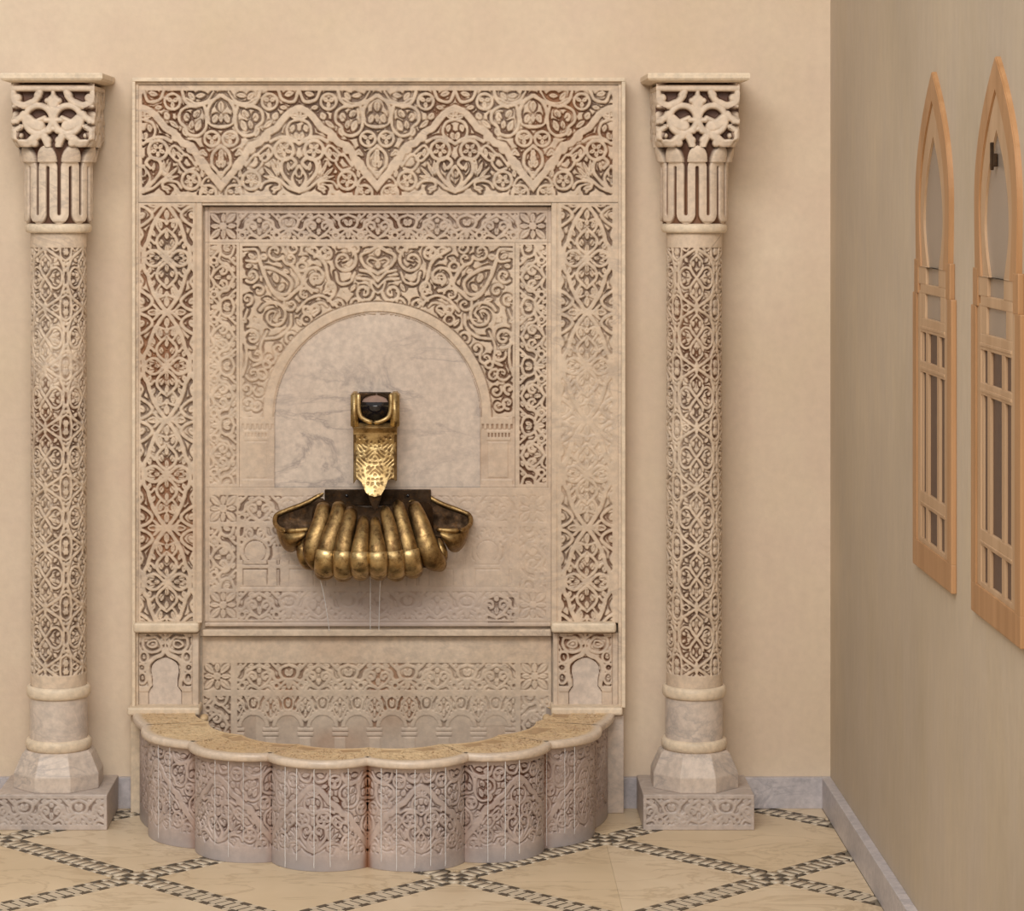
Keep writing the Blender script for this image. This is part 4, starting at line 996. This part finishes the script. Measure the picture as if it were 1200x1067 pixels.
# water lying in the bowl
rows = [[cw(x, 700, d) for x in (215, 320, 420, 520, 620, 720, 830)] for d in (.045, .09, .12)]
wv_ = bm_mesh('bowl_water', box_bm(cw(330, 700, .1)[0], cw(720, 700, .1)[0], -.100, -.048, cw(0, 745, .08)[2], cw(0, 722, .08)[2]), .002)
bw = obj('bowl_water', wv_, M['pool']); tag(bw, 'water held behind the flutes of the brass shell bowl', 'water')

SPO = thing('brass_spout', W(439, 520, .03), 'engraved brass tongue spout with black throat on the veined arch panel', 'spout')
# engraved tongue: curved plate with scalloped lower end
nx, ny = 110, 170
edge_x = [425, 428, 445, 468, 485, 500, 530, 560, 578, 592, 612, 632, 638]; edge_y = [500, 522, 492, 515, 560, 575, 583, 575, 545, 505, 490, 508, 500]
U = np.linspace(427, 637, nx); top = 228.
bot = np.interp(U, edge_x, edge_y); T_ = np.linspace(0, 1, ny)[:, None]; YY = top+(bot-top)[None, :]*T_; XX = np.broadcast_to(U, YY.shape)
prof = np.interp(YY, [228, 250, 275, 330, 420, 520, 585], [.110, .128, .118, .108, .112, .125, .140])
prof = prof-.010*((XX-532)/105)**2
AX = np.abs(XX-532); rel = .5+.5*np.sin(AX*.16+2.2*np.sin(YY*.075)+.5)*np.sin(YY*.17+2.2*np.cos(AX*.07)); rel = rel*(YY > 285)*(np.abs(XX-532) < 92)
k_ = np.vectorize(lambda a, b, c: 0)
px_ = 310+XX/4.104; py_ = 440+YY/4.104
P = np.stack([(px_-VX)*(DW-prof)/F, -(prof-.0012*(rel < .35)*(YY > 285)), CZ-(py_-VY)*(DW-prof)/F], -1)
A = np.zeros(P.shape[:2]+(4,)); A[..., 0] = np.clip((.38-rel)*2.6, 0, .75)*(YY > 285)+.5*(np.abs(YY-250) < 3); A[..., 3] = 1
def skb(B): B = B.copy(); B[:, 1] += .012; return B
obj('engraved_tongue', grid_mesh('engraved_tongue', P, A, None, skb), M['brassb'], SPO)
for x0, x1 in ((415, 450), (606, 648)):
    a, b_ = cw(x0, 85, .1), cw(x1, 250, .1)
    bm = box_bm(a[0], b_[0], -.118, -.0205, b_[2], a[2]); bmesh.ops.bevel(bm, geom=list(bm.edges), offset=.0045, segments=3, affect='EDGES')
    obj('cheek', bm_mesh('cheek', bm, smooth=True), M['brassb'], SPO)
a, b_ = cw(430, 230, .1), cw(634, 500, .1); obj('channel_body', bm_mesh('channel_body', box_bm(a[0], b_[0], -.100, -.0205, b_[2], a[2]), .003), M['brass'], SPO)
# U-shaped brass bezel and black glossy throat
u = [(452, 95), (452, 150), (462, 195), (500, 220), (530, 224), (560, 220), (598, 195), (608, 150), (608, 95)]
sweep('throat_bezel', [cw(x, y, .116) for x, y in u], [(.0058, .005)]*9, M['brassb'], SPO, seg=10)
bm = bmesh.new(); vs = [bm.verts.new(cw(x, y, .100)) for x, y in [(452, 130)]+u[1:-1]+[(608, 130)]]; f = bm.faces.new(vs)
r = bmesh.ops.extrude_face_region(bm, geom=[f])
for v in r['geom']:
    if isinstance(v, bmesh.types.BMVert): v.co.y = -.06
bmesh.ops.recalc_face_normals(bm, faces=bm.faces); bmesh.ops.bevel(bm, geom=list(bm.edges), offset=.006, segments=3, affect='EDGES')
obj('black_throat', bm_mesh('black_throat', bm, smooth=True), M['black'], SPO)
a, b_ = cw(452, 84, .06), cw(608, 130, .06); obj('throat_roof', bm_mesh('throat_roof', box_bm(a[0], b_[0], -.060, -.0205, b_[2], a[2]), .002), M['bronze'], SPO)
arc = [(462, 128), (475, 105), (505, 92), (532, 88), (560, 92), (588, 105), (600, 128)]
sweep('arched_lip', [cw(x, y, .085) for x, y in arc], [(.0026, .0026)]*7, M['bronze'], SPO, seg=10)
bm = bmesh.new(); vs = [bm.verts.new(cw(x, y, .082)) for x, y in arc[::-1]+[(462, 140), (600, 140)]]; f = bm.faces.new(vs)
r = bmesh.ops.extrude_face_region(bm, geom=[f])
for v in r['geom']:
    if isinstance(v, bmesh.types.BMVert): v.co.y = -.055
bmesh.ops.recalc_face_normals(bm, faces=bm.faces); obj('throat_reflection', bm_mesh('throat_reflection', bm), M['pink_reflect'], SPO)  # shape added for the pink reflection inside the throat
# dark pointed drip lip below the tongue
bm = bmesh.new(); t0 = [cw(492, 560, .095), cw(570, 560, .095), cw(532, 668, .120)]; t1 = [cw(492, 560, .130), cw(570, 560, .130), cw(532, 668, .128)]
va = [bm.verts.new(v) for v in t0]; vb = [bm.verts.new(v) for v in t1]
bm.faces.new(va); bm.faces.new(vb[::-1])
for i in range(3): bm.faces.new((va[i], vb[i], vb[(i+1) % 3], va[(i+1) % 3]))
bmesh.ops.recalc_face_normals(bm, faces=bm.faces); bmesh.ops.bevel(bm, geom=list(bm.edges), offset=.003, segments=2, affect='EDGES')
obj('drip_lip', bm_mesh('drip_lip', bm), M['bronze'], SPO)

# ------------------------------------------------------------------ trickles of water
def trickle(pts, r, label, group):
    n = len(pts); V = []; seg = 6
    for i, p in enumerate(pts):
        rr = r*(.75+.5*abs(math.sin(i*1.7)))
        for j in range(seg): a = 2*math.pi*j/seg; V.append((p[0]+rr*math.cos(a), p[1]+rr*math.sin(a), p[2]))
    Q = [(i*seg+j, i*seg+(j+1) % seg, (i+1)*seg+(j+1) % seg, (i+1)*seg+j) for i in range(n-1) for j in range(seg)]
    o = obj('water_trickle', mesh_np('water_trickle', np.array(V), np.array(Q)), M['water']); tag(o, label, 'water', group); return o
ORD = ['leftmost', 'second from left', 'third from left', 'fourth from left', 'fifth from left']; cnt = {}
LOBE = ['second from the left', 'third from the left', 'left of the rusty joint', 'right of the rusty joint', 'third from the right', 'second from the right']
for px_ in (186, 199, 252, 267, 286, 306, 333.5, 347.5, 367, 388, 407.5, 446, 465.5, 485.5, 504.5, 522, 571.5, 592, 609.5, 641, 661, 673):
    # find the point of the basin's rim edge under this pixel column
    best = None
    for k in range(8):
        Po, No, L = lobe_pts(k, 60, BR, SAG[k], over=.019)
        for (x, y) in Po:
            X = BX+x; Yp = y+.012; s = F/(DW-Yp); d = abs(VX+X*s-px_)
            if best is None or d < best[0]: best = (d, X, Yp)
    X, Yp = best[1:]; big = 330 < px_ < 620
    z1 = random.uniform(.002, .03) if big else random.uniform(.01, .06)
    pts = [(X+.0003*math.sin(i*.9+px_), -Yp, .244-(.244-z1)*i/24) for i in range(25)]
    lobe = int(np.searchsorted([231, 318, 428, 545, 634], px_)); cnt[lobe] = cnt.get(lobe, 0)+1
    trickle(pts, .0009 if big else .0006, '%s water thread on the basin lobe %s' % (ORD[cnt[lobe]-1], LOBE[lobe]), 'water threads over the basin front')
for x0, y0, x1, y1, lab in ((372, 674, 386, 739, 'slanting trickle of water falling from the left end of the brass shell'), (434, 674, 434, 737, 'thin vertical trickle of water falling from the middle of the brass shell'),
                       (446, 676, 444, 738, 'short broken trickle of water right of the middle of the brass shell')):
    pts = [W(x0+(x1-x0)*(i/20)**.6, y0+(y1-y0)*i/20, .12-.06*i/20) for i in range(21)]
    trickle(pts, .0009, lab, None)

# ------------------------------------------------------------------ windows on the right wall
def window(name, pc):
    w = thing(name, (XR, -pc, .812)); tag(w, kind='structure')
    del_ = lambda d: XR-d*.30
    H = .2155
    def ring(nm, outer, inner, d0, d1, mat, bev=.002):
        bm = bmesh.new(); n = len(outer)
        A = [bm.verts.new((del_(d1), -(pc+a), z)) for a, z in outer]; B = [bm.verts.new((del_(d1), -(pc+a), z)) for a, z in inner]
        A2 = [bm.verts.new((del_(d0), -(pc+a), z)) for a, z in outer]; B2 = [bm.verts.new((del_(d0), -(pc+a), z)) for a, z in inner]
        for i in range(n):
            j = (i+1) % n
            bm.faces.new((A[i], A[j], B[j], B[i])); bm.faces.new((A2[i], A[i], A[j], A2[j])[::-1]); bm.faces.new((B[i], B2[i], B2[j], B[j])[::-1])
        bmesh.ops.recalc_face_normals(bm, faces=bm.faces)
        if bev: bmesh.ops.bevel(bm, geom=[e for e in bm.edges if len(e.link_faces) == 2 and e.calc_face_angle(0) > .8], offset=bev, segments=2, affect='EDGES')
        return obj(nm, bm_mesh(nm, bm), mat, w)
    def arch(hw, zb, zt, pinch, n=22):
        """pointed horseshoe: bottom left up to the apex and down"""
        pts = []
        for i in range(n+1):
            t = i/n; z = zb+(zt-zb)*t
            wv = 1-((t-.36)/.64)**1.95 if t > .36 else 1-pinch*((.36-t)/.36)**1.6
            pts.append((hw*max(wv, 0.), z))
        L = [(-a, z) for a, z in pts]; Rr = [(a, z) for a, z in pts[::-1]]
        return L+Rr[1:]
    zt, zs1, zs2, zb = 1.84, 1.455, 1.385, .812
    out = arch(H*.875, 1.44, zt, .04); 
    inn2 = arch(H*.875-.085, 1.44, zt-.135, .42)
    mid = arch(H*.875-.046, 1.44, zt-.062, .15)
    ring('arch_frame', out, mid, 0, .034, M['wood']); ring('arch_moulding', mid, inn2, 0, .024, M['woodin'])
    # shoulders and body
    def bx(nm, a0, a1, z0, z1, d, mat, bev=.002): return obj(nm, bm_mesh(nm, box_bm(del_(d), del_(0), -(pc+a1), -(pc+a0), z0, z1), bev), mat, w)
    for s in (-1, 1):
        o1, o2 = sorted((s*H, s*(H-.045))); bx('stile', o1, o2, zb+.055, zs2, .036, M['wood'])
        o1, o2 = sorted((s*(H-.018), s*(H-.062))); bx('shoulder', o1, o2, zs2-.001, zs1, .036, M['wood'])
        o1, o2 = sorted((s*(H-.046), s*(H-.080))); bx('inner_stile', o1, o2, zb+.055, 1.39, .026, M['woodin'])
    bx('bottom_rail', -H, H, zb, zb+.056, .036, M['wood'])
    iw = H-.080
    for z0, z1, d in ((.865, .878, .026), (.945, .975, .028), (1.222, 1.245, .028), (1.305, 1.335, .028), (1.385, 1.405, .028)): bx('rail', -iw-.002, iw+.002, z0, z1, d, M['woodin'])
    for z0, z1 in ((.950, .954), (1.228, 1.234), (1.312, 1.318)): bx('bead', -iw, iw, z0, z1, .033, M['woodin'], .001)
    # small square light under the arch, side fillers
    for s in (-1, 1):
        o1, o2 = sorted((s*iw, s*(iw*.62))); bx('filler', o1, o2, 1.334, 1.386, .026, M['woodin'])
        o1, o2 = sorted((s*(H-.05), s*(iw*.52))); bx('haunch', o1, o2, 1.404, 1.442, .030, M['woodin'])
    for z0, z1 in ((.878, .945), (.975, 1.222), (1.245, 1.305)):
        for s in (-1, 1):
            o1, o2 = sorted((s*iw*.36, s*iw*.56)); bx('muntin', o1, o2, z0-.001, z1+.001, .026, M['woodin'], .0015)
            o1, o2 = sorted((s*iw*.555, s*iw*1.0)); bx('side_pane', o1, o2, z0, z1, .008, M['pane_dark'], 0)
            o1, o2 = sorted((s*iw*.88, s*iw*1.01)); bx('side_bead', o1, o2, z0-.001, z1+.001, .020, M['woodin'], .001)
        bx('centre_pane', -iw*.37, iw*.37, z0, z1, .008, M['pane_dark'], 0)
    bx('square_pane', -iw*.63, iw*.63, 1.334, 1.386, .010, M['pane_light'], 0)
    bm = bmesh.new(); poly = arch(H*.875-.07, 1.405, zt-.11, .3)
    vs = [bm.verts.new((del_(.010), -(pc+a), z)) for a, z in poly]
    f = bm.faces.new(vs); r = bmesh.ops.extrude_face_region(bm, geom=[f])
    for v in r['geom']:
        if isinstance(v, bmesh.types.BMVert): v.co.x = XR
    bmesh.ops.recalc_face_normals(bm, faces=bm.faces); obj('arch_pane', bm_mesh('arch_pane', bm), M['pane_light'], w)
    return w
w1 = window('window_1', 1.4955); w2 = window('window_2', 2.12)
# small latch in the nearer window
c = (XR-.022, -(2.12-.01), 1.655)
bm = box_bm(c[0]+.010, c[0]+.018, c[1]-.007, c[1]+.007, c[2]-.014, c[2]+.010); box_bm(c[0]+.006, c[0]+.012, c[1]-.004, c[1]+.004, c[2]-.02, c[2]+.03, bm)
obj('latch', bm_mesh('latch', bm, .0015), M['bronze'], w2)
